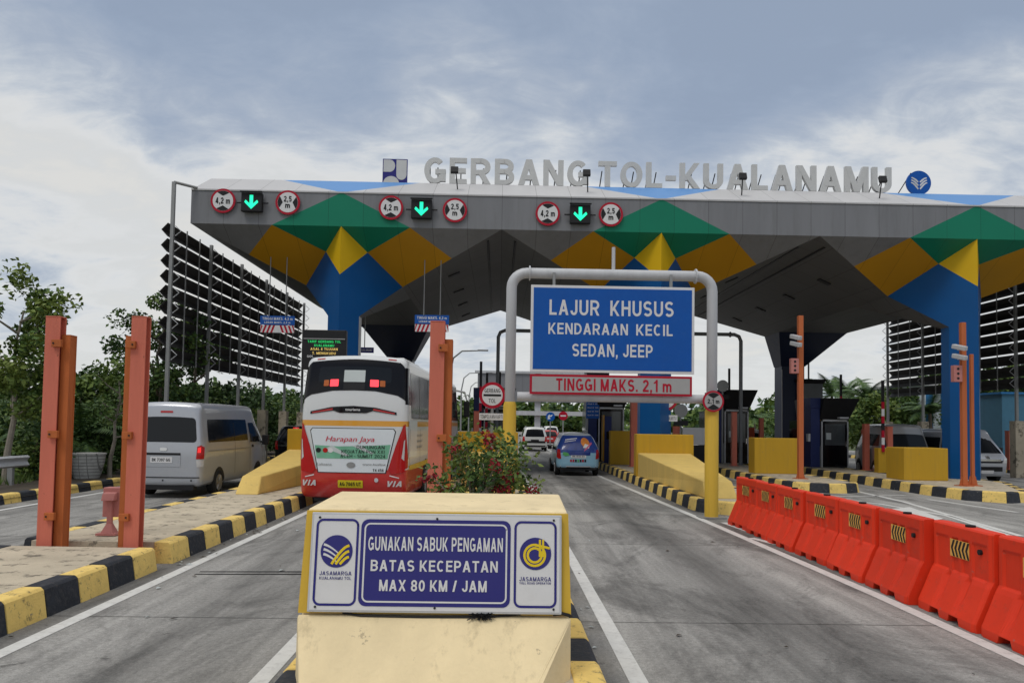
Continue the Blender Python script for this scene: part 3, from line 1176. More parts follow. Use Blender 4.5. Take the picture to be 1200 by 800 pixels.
# roof letters
ROOF = thing('rooftop_sign', 'large grey raised capital letters spelling the toll gate name along the canopy roof edge', 'letter sign', (0, YR + .35, ZR))
pR0, pR1 = P(497, 215, YR + .35), P(1044, 229, YR + .35)
lx0, lx1 = pR0.x, pR1.x
MB().bx(lx0 - .1, lx1 + .1, -.06, .06, .003, .09).build('base_rail', 'black', ROOF)
word = "GERBANG TOL-KUALANAMU"
WT = .178
lay, tw = layout(word, WT, .13, .20)
scx = (lx1 - lx0) / tw
LH = .99
for ch, x, w_, sts in lay:
    mb = MB()
    for k, st in enumerate(sts):
        A, B_ = stroke_outline(st, WT)
        n = len(A)
        yf, yb = -.07 - .003 * k, .07 + .003 * k
        ring = B_ + A[::-1]
        X = lambda u: lx0 + (x + u) * scx
        Zz = lambda v: .10 + v * LH
        vs_ = [(X(u), yf, Zz(v)) for u, v in ring] + [(X(u), yb, Zz(v)) for u, v in ring]
        m_ = len(ring)
        fs = []
        for i in range(n - 1):
            fs.append((i, i + 1, m_ - 2 - i, m_ - 1 - i))
            fs.append((m_ + i, m_ + m_ - 1 - i, m_ + m_ - 2 - i, m_ + i + 1))
        for i in range(m_):
            fs.append((i, i + m_, (i + 1) % m_ + m_, (i + 1) % m_))
        mb.add(vs_, fs)
    lo = mb.build('letter', 'letter', ROOF)
    if ch not in '-':
        xm = lx0 + (x + w_ / 2) * scx
        MB().tube([(xm + .1, .085, .75), (xm + .06, .75, .02)], .022, 6).tube([(xm - .2, .085, .75), (xm - .24, .75, .02)], .022, 6).build('strut', 'black', lo)

# emblems on the roof
pe = P(463, 197, YR + .3)
em = thing('roof_emblem', 'square navy emblem with rounded cream shapes at the left end of the roof letters', 'emblem', (pe.x, YR + .3, ZR))
pl = Plane((0, 0, .52))
pl.slab('plate', 'sign_navy', rect(.94, .96), -.08, 0, em)
sh = MB()
for pts in ([(-.44, -.02)] + [(-.44, .45)] + [(-.20 + .20 * math.cos(R(a)), .215 + .235 * math.sin(R(a))) for a in range(90, -91, -15)],
            [(.05, .45)] + [(.05, -.10)] + [(.245 + .195 * math.cos(R(a)), -.12 + .20 * math.sin(R(a))) for a in range(180, 361, 15)] + [(.44, .45)],
            [(-.44 + .0, -.46)] + [(-.14 + .30 * math.cos(R(a)), -.46 + .28 * math.sin(R(a))) for a in range(180, -1, -15)]):
    sh.poly([pl.pt(u, v, .004) for u, v in pts])
sh.build('emblem_shapes', 'letter', em, fix=False)
MB().tube([(-.3, .02, .9), (-.3, .6, .02)], .02, 6).tube([(.3, .02, .9), (.3, .6, .02)], .02, 6).build('strut', 'black', em)


def wings_logo(pl, parent, r, w_, mat_l, mat_r):
    mb = MB()
    for sg, mi in ((-1, 0), (1, 1)):
        for k in range(3):
            y0 = -.45 + .0 * k
            pts = []
            for t_ in range(9):
                f = t_ / 8
                pts.append((sg * r * (.08 + (.62 - .02 * k) * f), r * (-.55 + .30 * k + (.62 - .10 * k) * math.sin(f * 1.5) * .9)))
            pl.ribbon_mb(mb, pts, [r * .15 * (1 - .45 * abs(q / 8 - .3)) for q in range(9)], w_, mi)
    mb.build('logo_wings', [mat_l, mat_r], parent, fix=False)


pe = P(1077, 214, YR + .3)
em = thing('round_logo_sign', 'round blue logo disc with cream wing strokes at the right end of the roof letters', 'emblem', (pe.x, YR + .3, ZR))
pl = Plane((0, 0, .52))
pl.slab('disc', 'sign_blue', circ(.47), -.1, 0, em)
wings_logo(pl, em, .45, .004, 'letter', 'sign_white')
MB().tube([(-.3, .02, .9), (-.75, .3, .02)], .02, 6).tube([(.2, .02, .9), (.1, .6, .02)], .02, 6).build('strut', 'black', em)

# floodlights standing before the letters
fl0 = None
for i, (px, py, lab) in enumerate(((533, 199, 'small black floodlight on a stalk before the first E of the roof letters'),
                                   (687, 204, 'small black floodlight on a stalk before the G that ends the first roof word'),
                                   (869, 208, 'small black floodlight on a stalk before the L of the roof letters'),
                                   (1032, 216, 'small black floodlight on a stalk before the final U of the roof letters'))):
    q = P(px, py, YF + .55)
    base = Vector((q.x, YF + .75, ZT + (ZR - ZT) * .75 / (YR - YF)))
    if fl0 is None:
        fl0 = thing('floodlight', lab, 'floodlight', base, 0, 'floodlights along the roof edge')
        hz = .60
        MB().box((0, -.35, hz), (.27, .12, .25), Matrix.Rotation(R(-20), 3, 'X')).build('lamp_head', 'black', fl0, bevel=.015)
        MB().tube([(.1, .1, -.02), (.05, -.15, .5), (0, -.3, hz)], .022, 6).build('stalk', 'black', fl0)
    else:
        dup(fl0, base, 0, lab, 'floodlights along the roof edge')


# fascia signs -------------------------------------------------------------
def limit_sign(px, py, lab, kind):
    q = P(px, py, YF - .12)
    t_ = thing('height_limit_sign' if kind == 'h' else 'width_limit_sign', lab, 'road sign', (q.x, YF - .10, q.z), 0, 'round limit signs on the canopy fascia')
    p_ = Plane((0, 0, 0))
    p_.slab('red_ring', 'sign_red', circ(.43), -.03, 0, t_)
    p_.slab('face', 'sign_white', circ(.355), 0, .006, t_)
    mb = MB()
    rr_ = .35
    for a0 in ((90, 270) if kind == 'h' else (0, 180)):
        pts = [(rr_ * math.cos(R(a0 + d)), rr_ * math.sin(R(a0 + d))) for d in range(-38, 39, 6)]
        tip = (.17 * math.cos(R(a0)), .17 * math.sin(R(a0)))
        MB().poly([p_.pt(u, v, .010) for u, v in pts + [tip]]).build('arrowhead', 'black', t_, fix=False)
    if kind == 'h':
        p_.text('4,2 m', 0, 0, .013, .50, .22, 'black', t_, .03)
    else:
        p_.text('2,5', 0, .12, .013, .27, .20, 'black', t_, .03)
        p_.text('m', 0, -.13, .013, .17, .14, 'black', t_, .03)
    MB().bx(-.03, .03, .031, .098, -.2, .2).build('bracket', 'steel_gray', t_)
    return t_


sigs = ((261, 235, 295, 237, 337, 237, 'left'), (458, 243, 494, 245, 533, 246, 'middle'), (642, 250, 680, 251, 716, 251, 'right'))
ords = {'left': 'leftmost', 'middle': 'middle', 'right': 'rightmost'}
for hx, hy, lx, ly, wx, wy, pos in sigs:
    limit_sign(hx, hy, 'round 4,2 m height limit sign, %s of the three on the grey fascia' % ords[pos], 'h')
    limit_sign(wx, wy, 'round 2,5 m width limit sign, %s of the three on the grey fascia' % ords[pos], 'w')
    q = P(lx, ly, YF - .2)
    t_ = thing('lane_signal', 'black lane signal box with lit green down arrow, %s of the three on the fascia' % ords[pos], 'lane signal',
               (q.x, YF - .24, q.z), 0, 'lane signals on the canopy fascia')
    MB().bx(-.36, .36, 0, .18, -.33, .33).build('housing', 'black', t_, bevel=.02)
    MB().bx(-.38, .38, -.10, .0, .33, .36).build('visor', 'black', t_)
    p_ = Plane((0, -.002, 0))
    mb = MB()
    pts = [(-.07, .24), (.07, .24), (.07, -.02), (.17, .06), (.24, -.0), (0, -.25), (-.24, 0), (-.17, .06), (-.07, -.02)]
    for poly_ in ([(-.06, .24), (.06, .24), (.06, -.12), (-.06, -.12)], [(.0, -.25), (.24, -.01), (.20, .07), (.06, -.06), (0, -.10)], [(0, -.10), (-.06, -.06), (-.20, .07), (-.24, -.01), (.0, -.25)]):
        mb.poly([p_.pt(u, v, .004 + .001 * len(mb.f)) for u, v in poly_])
    mb.build('green_arrow', 'arrow', t_, fix=False)
    MB().tube([(-.55, .12, 0), (.55, .12, 0)], .025, 6).build('mounting_bar', 'black', t_)


# ------------------------------------------------------------------ LOUVRE SCREENS
def louvre(name, label, x, y0, y1, side):
    t_ = thing(name, label, 'louvre screen', (x, y0, 0))
    n = 6
    Ls = y1 - y0
    for k in range(n):
        y = Ls * k / (n - 1)
        h = 10.1 if (k == 0 and side < 0) else 8.75
        p_ = MB().bx(-.055, .055, y - .055, y + .055, 2.5, h).build('post', 'steel_gray', t_)
        MB().bx(-.2, .2, y - .2, y + .2, 0, 2.5).build('concrete_plinth', 'stone_white' if False else 'island', p_)
        br = MB()
        for r_ in range(9):
            z = 3.95 + r_ * .53
            br.tube([(-side * .1, y, z + .05), (-side * .30, y, z + .22), (-side * .1, y, z + .40)], .016, 5)
        br.build('bracket', 'steel_light', p_)
    for r_ in range(9):
        z = 3.95 + r_ * .53
        sl_ = MB()
        for dz0, dz1, x0_, x1_ in ((0, .23, 0, .21), (.23, .46, .21, 0)):
            ax_, bx_ = side * x0_ + side * .1, side * x1_ + side * .1
            sl_.add([(ax_, -.15, z + dz0), (bx_, -.15, z + dz1), (bx_, Ls + .15, z + dz1), (ax_, Ls + .15, z + dz0),
                     (ax_ + .02, -.15, z + dz0), (bx_ + .02, -.15, z + dz1), (bx_ + .02, Ls + .15, z + dz1), (ax_ + .02, Ls + .15, z + dz0)],
                    [(0, 1, 2, 3), (7, 6, 5, 4), (0, 4, 5, 1), (1, 5, 6, 2), (2, 6, 7, 3), (3, 7, 4, 0)])
        sl_.build('slat', 'slat', t_)
    for k in range(n - 1):
        for j in (1, 2):
            y = Ls * (k + j / 3) / (n - 1)
            MB().bx(-side * .02 - .018, -side * .02 + .018, y - .018, y + .018, 3.9, 8.7).build('vertical_rod', 'steel_gray', t_)
    if side < 0:
        MB().tube([(0, 0, 10.1), (.55, .6, 10.1)], .05, 6).build('top_arm', 'steel_gray', t_)
    return t_


louvre('louvre_screen', 'tall dark louvred screen on posts along the left edge of the plaza', -11.25, 25.3, 42.5, -1)
louvre('louvre_screen', 'tall dark louvred screen on posts at the right edge behind the blue column', 23.0, 25.3, 43.5, 1)


# ------------------------------------------------------------------ NOSE BLOCK with the seat-belt sign
nb = thing('nose_block', 'cream concrete nose block with amber front edge at the tip of the centre island', 'concrete block', (-.41, 5.2, 0))
# local: front face plane at y=0 (top) leaning to y=-.09 at the ledge
hw = .90
mb = MB()
mb.hexa([(-hw - .02, -.09, .25), (hw + .02, -.09, .25), (hw + .06, 1.3, .25), (-hw - .06, 1.3, .25)],
        [(-hw, 0, 1.40), (hw, 0, 1.40), (hw + .05, 1.28, 1.40), (-hw - .05, 1.28, 1.40)])
mb.build('block', 'cream', nb, bevel=.02)
fr = MB()
fr.add([(-hw - .004, -.012, 1.385), (hw + .004, -.012, 1.385), (hw + .023, -.108, .71), (-hw - .023, -.108, .71),
        (-hw - .004, .0, 1.385), (hw + .004, .0, 1.385), (hw + .023, -.09, .71), (-hw - .023, -.09, .71)],
       [(0, 1, 2, 3), (4, 7, 6, 5), (0, 4, 5, 1), (1, 5, 6, 2), (2, 6, 7, 3), (3, 7, 4, 0)])
fr.build('front_face', 'amber_paint', nb)
rp = MB()
# ramp: prow narrowing towards the camera
rp.add([(-hw - .025, -.112, .705), (hw + .025, -.112, .705), (.60, -.50, .25), (-.80, -.50, .25),
        (-hw - .03, -.112, .02), (hw + .03, -.112, .02), (.50, -.72, .02), (-.74, -.72, .02)],
       [(0, 3, 2, 1), (0, 4, 7, 3), (3, 7, 6, 2), (1, 2, 6, 5), (0, 1, 5, 4), (4, 5, 6, 7)])
rp.build('ramp', 'cream', nb, bevel=.012)
cab = MB()
cab.tube([(-.62, -.118, .715), (-.5, -.125, .70), (-.1, -.125, .695), (.35, -.125, .70), (.58, -.118, .72)], .008, 6)
cab.build('cable', 'black', nb)
hz = MB()
for k in range(90):
    a = rnd.gauss(0, .045)
    hz.tube([(.33 + a * .3, -.118, .715), (.33 + a, -.14 - rnd.random() * .02, .715 - rnd.uniform(.0, .05) + .02)], .004, 4)
hz.build('burnt_wiring', 'black', nb)
mb = MB()
mb.tube([(.80, -.118, .72), (.86, -.13, .73), (.91, -.12, .715), (.925, -.08, .70)], .012, 6)
mb.build('cable_end', 'black', nb)

sg = thing('information_sign', 'wide navy and white seat belt and speed sign with two logos on the nose block', 'sign', (-.41, 5.2, 0))
lean = Vector((0, .09, .69)).normalized()
pl = Plane((-.0, -.068, 1.048), (1, 0, 0), lean)
SW, SH = 1.68, .63
pl.slab('frame', 'steel_light', rect(SW + .03, SH + .03), .0, .035, sg, bevel=.006)
pl.slab('backing', 'sign_white', rect(SW, SH), .035, .038, sg)
pl.slab('navy_panel', 'sign_navy', rrect(1.02, .575, .05, -.005, 0), .038, .041, sg)
mb = MB()
pts = rrect(.965, .515, .035, -.005, 0)
pl.ribbon_mb(mb, pts + [pts[0], pts[1]], .011, .0425)
mb.build('inner_border', 'sign_white', sg, fix=False)
pl.text('GUNAKAN SABUK PENGAMAN', -.005, .125, .0435, .915, .093, 'sign_white', sg, .012)
pl.text('BATAS KECEPATAN', -.01, -.02, .0435, .86, .074, 'sign_white', sg, .015)
pl.text('MAX 80 KM / JAM', -.015, -.15, .0435, .725, .074, 'sign_white', sg, .015)
for cx_, kind in ((-.675, 'l'), (.675, 'r')):
    mb = MB()
    pts = rrect(.275, .56, .04, cx_, 0)
    pl.ribbon_mb(mb, pts + [pts[0], pts[1]], .016, .0405)
    mb.build('logo_border', 'sign_navy', sg, fix=False)
    d = pl.slab('logo_disc', 'sign_navy', circ(.108, cx_, .07), .038, .041, sg)
    mb = MB()
    if kind == 'l':
        for k in range(3):
            pa = [(cx_ - .088 + .10 * t_ / 8 + .0, .07 + .045 - .032 * k - .045 * (t_ / 8) ** 1.6 - .012 * t_ / 8) for t_ in range(9)]
            pl.ribbon_mb(mb, pa, [.017 - .010 * t_ / 8 for t_ in range(9)], .043, 0)
            pb = [(cx_ - .03 + .028 * k + (.115 - .028 * k) * t_ / 8, .07 - .085 + .0 + (.125 - .038 * k) * math.sin(t_ / 8 * 1.45)) for t_ in range(9)]
            pl.ribbon_mb(mb, pb, .017, .0436, 1)
        pl.text('JASAMARGA', cx_, -.075, .0405, .215, .026, 'sign_navy', sg, .0)
        pl.text('KUALANAMU TOL', cx_, -.107, .0405, .215, .020, 'sign_navy', sg, -.01)
    else:
        for r_, w_ in ((.070, .016), (.047, .016)):
            pl.ribbon_mb(mb, arc(r_, 75, 435, cx_ - .005, .06, 36), w_, .043, 1)
        for dx in (.030, .052):
            pl.ribbon_mb(mb, [(cx_ + dx, .165), (cx_ + dx, .05)], .014, .0436, 1)
        pl.ribbon_mb(mb, [(cx_ - .005, .128), (cx_ + .05, .118), (cx_ + .098, .108)], .016, .0440, 1)
        pl.text('JASAMARGA', cx_, -.098, .0405, .215, .028, 'sign_navy', sg, .0)
        pl.text('TOLL ROAD OPERATOR', cx_, -.125, .0405, .215, .014, 'sign_navy', sg, .01)
    mb.build('logo_strokes', ['sign_white', 'sign_yellow'], sg, fix=False)
sc_ = MB()
for u in (-.80, 0, .80):
    for v in (-.295, .295):
        sc_.cyl(pl.pt(u, v, .040), pl.W, .008, .008, 10)
sc_.build('screws', 'black', sg)


# ------------------------------------------------------------------ ORANGE STEEL HEIGHT POSTS
def hpost(loc, zt, zs, side, lab, base=0.02):
    t_ = thing('height_post', lab, 'steel post', loc)
    b = base
    I = MB()
    zt -= .07
    zs -= .05
    I.bx(-.10, .10, -.08, -.06, b, zt)
    I.bx(-.10, .10, .05, .07, b, zt)
    I.bx(-.035, .035, -.06, .05, b, zt)
    I.bx(-.10, .10, -.085, .075, zt, zt + .015)
    I.build('tall_beam', 'orange_steel', t_, bevel=.004)
    ox = side * .145
    S = MB()
    S.bx(ox - .06, ox + .06, -.01, .01, b, zs)
    S.bx(ox + side * .045 - .01, ox + side * .045 + .01, .01, .13, b, zs)
    S.bx(ox - .06, ox + .06, .13, .15, b, zs)
    S.bx(ox - .06, ox + .06, -.012, .152, zs, zs + .01)
    S.build('short_beam', 'rust_steel', t_)
    for z in (zs - .12, zs - 1.35, zs - 2.45):
        br = MB()
        xa, xb = sorted((side * .02, side * .15))
        br.bx(xa, xb, -.135, -.082, z - .05, z + .05)
        br.build('bracket', 'rust_steel', t_, bevel=.005)
        MB().cyl((side * .05, -.14, z), (0, 1, 0), .012, .012, 8).build('bolt', 'black', t_)
    MB().bx(-.2, .2 + 0, -.16, .2, b - .03, b).build('base_plate', 'orange_steel', t_)
    return t_


hpost((-6.09, 10.25, .05), 3.43 - .05, 3.17 - .05, 1, 'orange double steel post, leftmost, standing in the slot between the two left island pieces')
hpost((-4.93, 10.25, .05), 3.45 - .05, 3.17 - .05, -1, 'orange double steel post between the pink pedestal box and the silver van')
hpost((-.86, 10.25, .30), 3.46 - .30, 3.20 - .30, 1, 'orange double steel post beside the flowering bush on the centre island')

# pink pedestal box between the left posts
q = G(128, 626, .30)
pk_ = thing('pedestal_box', 'pink steel control box on a short pedestal between the orange posts', 'pedestal', (q.x, q.y, .30))
MB().bx(-.14, .14, -.12, .12, 0, .03).build('base_plate', 'pink_box', pk_)
MB().hexa([(-.09, -.08, .03), (.09, -.08, .03), (.09, .08, .03), (-.09, .08, .03)], [(-.035, -.03, .16), (.035, -.03, .16), (.035, .03, .16), (-.035, .03, .16)]).bx(-.033, .033, -.028, .028, .16, .50).build('pedestal', 'pink_box', pk_)
MB().bx(-.13, .22, .03, .20, .25, .68).build('box', 'pink_box', pk_, bevel=.01)
MB().hexa([(-.09, -.10, .50), (.09, -.10, .50), (.09, .03, .50), (-.09, .03, .50)], [(-.09, -.06, .60), (.09, -.06, .60), (.09, .03, .62), (-.09, .03, .62)]).build('reader_head', 'pink_box', pk_, bevel=.006)


# ------------------------------------------------------------------ HEIGHT GANTRY with blue sign
GY = 16.5
ql = P(597, 500, GY)
qr = G(834, 602, 0)
gx0, gx1 = ql.x, P(834, 500, GY).x
gz = P(720, 322, GY).z
bz = P(720, 466, GY).z
ga = thing('height_gantry', 'grey pipe height limit gantry with yellow leg sleeves over the small car lane', 'gantry', (gx0, GY, 0))
GW = gx1 - gx0
rr_ = .118
bend = [(0, 0, gz - .34)] + [(.34 - .34 * math.cos(R(a)), 0, gz - .34 + .34 * math.sin(R(a))) for a in range(15, 91, 15)]
bend2 = [(GW - x, y, z) for x, y, z in reversed(bend)]
MB().tube([(0, 0, .25)] + bend + bend2 + [(GW, 0, .02)], rr_, 18).build('pipe_frame', 'steel_light', ga, smooth=True)
sl = MB().tube([(0, 0, .3), (0, 0, 2.42), (0, 0, 2.50)], [.145, .145, .12], 20).build('leg_sleeve', 'sign_amber' if 'sign_amber' in MATS else 'amber_paint', ga, smooth=False, auto=True)
MB().tube([(GW, 0, .03), (GW, 0, 2.36), (GW, 0, 2.44)], [.15, .15, .12], 20).build('leg_sleeve', 'amber_paint', ga, auto=True)
MB().bx(GW - .28, GW + .28, -.22, .22, 0.004, .03).build('base_plate', 'steel_gray', ga)
MB().tube([(.16, 0, bz), (GW - .16, 0, bz)], .10, 16).build('lower_bar', 'steel_light', ga, auto=True)
for x in (.40, GW - .38):
    MB().cyl((x, 0, gz), (1, 0, 0), .165, .03, 18).build('flange', 'steel_light', ga)
MB().tube([(2.28, 0, gz + .1), (2.28, 0, gz + .62)], .04, 8).build('stub_pipe', 'steel_light', ga)
# blue sign
a, b = P(623, 334, GY - .2), P(813, 438, GY - .2)
bs = thing('lane_sign', 'large blue sign with white capitals for small vehicles, hung in the pipe gantry', 'sign', ((a.x + b.x) / 2, GY - .2, (a.z + b.z) / 2))
W_, H_ = b.x - a.x, a.z - b.z
pl = Plane((0, 0, 0))
pl.slab('frame', 'sign_white', rect(W_ + .02, H_ + .02), -.05, 0, bs, bevel=.008)
pl.slab('panel', 'sign_blue', rect(W_ - .10, H_ - .10), 0, .008, bs)
pl.text('LAJUR', -.852, .47, .011, 1.105, .34, 'sign_white', bs, .012)
pl.text('KHUSUS', .646, .47, .011, 1.405, .34, 'sign_white', bs, .012)
pl.text('KENDARAAN', -.543, .0, .011, 1.76, .25, 'sign_white', bs, .012)
pl.text('KECIL', .926, .0, .011, .81, .25, 'sign_white', bs, .012)
pl.text('SEDAN, JEEP', .0, -.47, .011, 1.78, .28, 'sign_white', bs, .012)
hg = MB()
for u in (-W_ / 2 + .5, W_ / 2 - .5):
    hg.bx(u - .03, u + .03, -.0 + .06, .12, H_ / 2 - .1, gz - (a.z + b.z) / 2)
hg.build('hanger', 'steel_gray', bs)
a2, b2 = P(621, 437.5, GY - .2), P(811, 465, GY - .2)
rs = thing('clearance_board', 'grey clearance board with red lettering and red edge under the big blue sign', 'sign', ((a2.x + b2.x) / 2, GY - .2, (a2.z + b2.z) / 2))
W2, H2 = b2.x - a2.x, a2.z - b2.z
pl = Plane((0, 0, 0))
pl.slab('edge', 'sign_red', rect(W2, H2 - .02), -.04, 0, rs, bevel=.006)
pl.slab('panel', 'board_gray', rect(W2 - .10, H2 - .12), 0, .006, rs)
pl.text('TINGGI MAKS. 2,1 m', .06, 0, .009, 2.55, .27, 'sign_red', rs, .02)
# 2,1 round sign on the right leg
q = P(836, 470, GY - .2)
t_ = thing('height_limit_sign', 'small round 2,1 m height sign on the right leg of the pipe gantry', 'road sign', (q.x, GY - .2, q.z))
pl = Plane((0, 0, 0))
pl.slab('red_ring', 'sign_red', circ(.235), -.03, 0, t_)
pl.slab('face', 'board_gray', circ(.195), 0, .005, t_)
mb = MB()
for a0 in (90, 270):
    pts = [(.19 * math.cos(R(a0 + d)), .19 * math.sin(R(a0 + d))) for d in range(-42, 43, 6)]
    MB().poly([pl.pt(u, v, .008) for u, v in pts + [(0, .06 * (1 if a0 == 90 else -1))]]).build('arrowhead', 'black', t_, fix=False)
pl.text('2,1 m', 0, 0, .010, .26, .10, 'black', t_, .03)


# ------------------------------------------------------------------ YELLOW CRASH WALLS
def crash(loc, x0, x1, y1, ztop, tip, lab, mirror=False):
    """loc = wall centre at its front face; tip = (dx0, dx1, dy) of the low tapering nose"""
    t_ = thing('crash_wall', lab, 'concrete wall', loc, 0, 'yellow crash walls on the islands')
    MB().bx(x0, x1, 0, y1, 0, ztop).build('wall', 'block_yellow', t_, bevel=.025)
    if tip:
        tx0, tx1, ty = tip
        MB().hexa([(tx0, ty, 0), (tx1, ty, 0), (x1 - .1, -.003, 0), (x0 + .05, -.003, 0)],
                  [(tx0 + .04, ty + .35, .40), (tx1 - .04, ty + .35, .40), (x1 - .1, -.003, .80), (x0 + .05, -.003, .80)]).build('tapered_nose', 'wall_cream', t_, bevel=.03)
    return t_


crash((5.75, 25.5, .29), -1.0, .98, .5, 1.45, (-.75, .05, -7.6), 'yellow crash wall with a long tapering nose right of the gantry leg')
crash((-5.6, 24.0, .29), -1.18, .98, .5, 1.45, (-.45, .08, -6.7), 'yellow crash wall with tapering nose between the silver van and the bus')
crash((-.35, 24.6, .29), -1.0, 1.0, .5, 1.45, (-.4, .4, -7.0), 'yellow crash wall behind the flowering bush on the centre island')
crash((10.65, 28.0, .29), -.95, .90, .7, 1.35, None, 'plain yellow crash wall behind the single orange camera pole')
crash((14.75, 25.4, .29), -.77, .77, 1.2, 1.12, None, 'plain yellow crash wall left of the blue column, black van behind')
crash((5.42, 33.0, .29), -.45, .47, .4, 1.5, None, 'small yellow wall beside the blue car and the orange booth post')


# ------------------------------------------------------------------ ORANGE WATER BARRIERS
def barrier_mesh():
    Lb, n = 1.13, 42
    prof = []
    mb = MB()
    rows = []
    for i in range(n + 1):
        u = i / n
        y = -Lb / 2 + Lb * u
        # three lobes separated by two scallops; two fork notches at the bottom
        g = 0
        for c_ in (.33, .67):
            d = abs(u - c_) / .055
            g = max(g, max(0, 1 - d * d))
        notch = any(abs(u - c_) < .075 for c_ in (.33, .67))
        zb = .075 if notch else 0.0
        end = .02 if (u < .03 or u > .97) else 0
        rec = 0
        for c_ in (.33, .5, .67):
            if abs(u - c_) < .028:
                rec = -.016
        pan = .018 if .08 < u < .92 else 0
        wt = .088 - pan - rec - end
        rows.append([(.27 - end, zb), (.27 - end, .085), (.19 - .035 * g - end, .27), (.125 - .04 * g - end, .43), (.10 - .012 * g - end, .475),
                     (wt, .50), (wt, .83), (.088 - end, .86), (.088 - end, .965), (.072 - end, .985)])
        rows[-1] = (y, rows[-1])
    m = len(rows[0][1])
    vs_ = []
    for y, pr in rows:
        vs_ += [(x, y, z) for x, z in pr] + [(-x, y, z) for x, z in reversed(pr)]
    k = 2 * m
    fs = []
    for i in range(n):
        for j in range(k):
            a, b = i * k + j, i * k + (j + 1) % k
            fs.append((a, b, b + k, a + k))
    fs.append(tuple(range(k)))
    fs.append(tuple(reversed(range(n * k, n * k + k))))
    mb.add(vs_, fs)
    return mb


bl = thing('water_barrier', 'tmp', 'water barrier', (0, 0, 0), 0, 'orange water barriers along the lane edge')
bm_ = barrier_mesh()
bo = bm_.build('body', 'barrier', bl, bevel=.008)
mb = MB()
for z in (.30, .52, .74):
    mb.tube([(0, .54, z), (0, .54, z + .10)], .05, 10)
    mb.bx(-.045, .045, .54, .60, z, z + .10)
mb.build('hinge_lugs', 'barrier', bl)
for sx in (-1, 1):
    pl = Plane((sx * .0885, 0, .74), (0, -1, 0) if sx < 0 else (0, 1, 0), (0, 0, 1))
    pl.slab('sticker', 'chev_yellow', rect(.36, .185, .0, 0), 0, .003, bl)
    mb = MB()
    for k in range(5):
        u0 = -.150 + .068 * k
        for v0, v1, s0, s1 in ((.088, 0, .03, -.012), (0, -.088, -.012, .03)):
            mb.poly([pl.pt(u0 + s0, v0, .005), pl.pt(u0 + s1, v1, .005), pl.pt(u0 + s1 + .036, v1, .005), pl.pt(u0 + s0 + .036, v0, .005)])
    mb.build('chevrons', 'black', bl)
    MB().cyl((sx * .083, -.36, .77), (1, 0, 0), .028, .03, 10).build('inspection_hole', 'black', bl)
MB().cyl((0, -.05, .992), (0, 0, 1), .05, .03, 14).build('filler_cap', 'black', bl)
n0, n1 = G(1178, 747), G(868, 604)
labs = ['orange water barrier nearest the camera, cut by the right frame edge', 'orange water barrier second from the near end of the row',
        'orange water barrier third from the near end of the row', 'orange water barrier fourth from the near end of the row',
        'orange water barrier fourth from the far end of the row', 'orange water barrier third from the far end of the row',
        'orange water barrier second from the far end of the row', 'orange water barrier at the far end of the row by the gantry leg',
        ]
ynear, yfar = 6.75, 14.95
for i in range(8):
    f = i / 7
    y = ynear + (yfar - ynear) * f
    x = 5.02 + .02 * math.sin(i * 2.1) + .05 * f
    rz = R(rnd.uniform(-3.2, 3.2))
    if i == 0:
        bl.location = (x, y, 0)
        bl.rotation_euler = (0, 0, rz)
        bl['label'] = labs[0]
    else:
        dup(bl, (x, y, 0), rz, labs[i], 'orange water barriers along the lane edge')


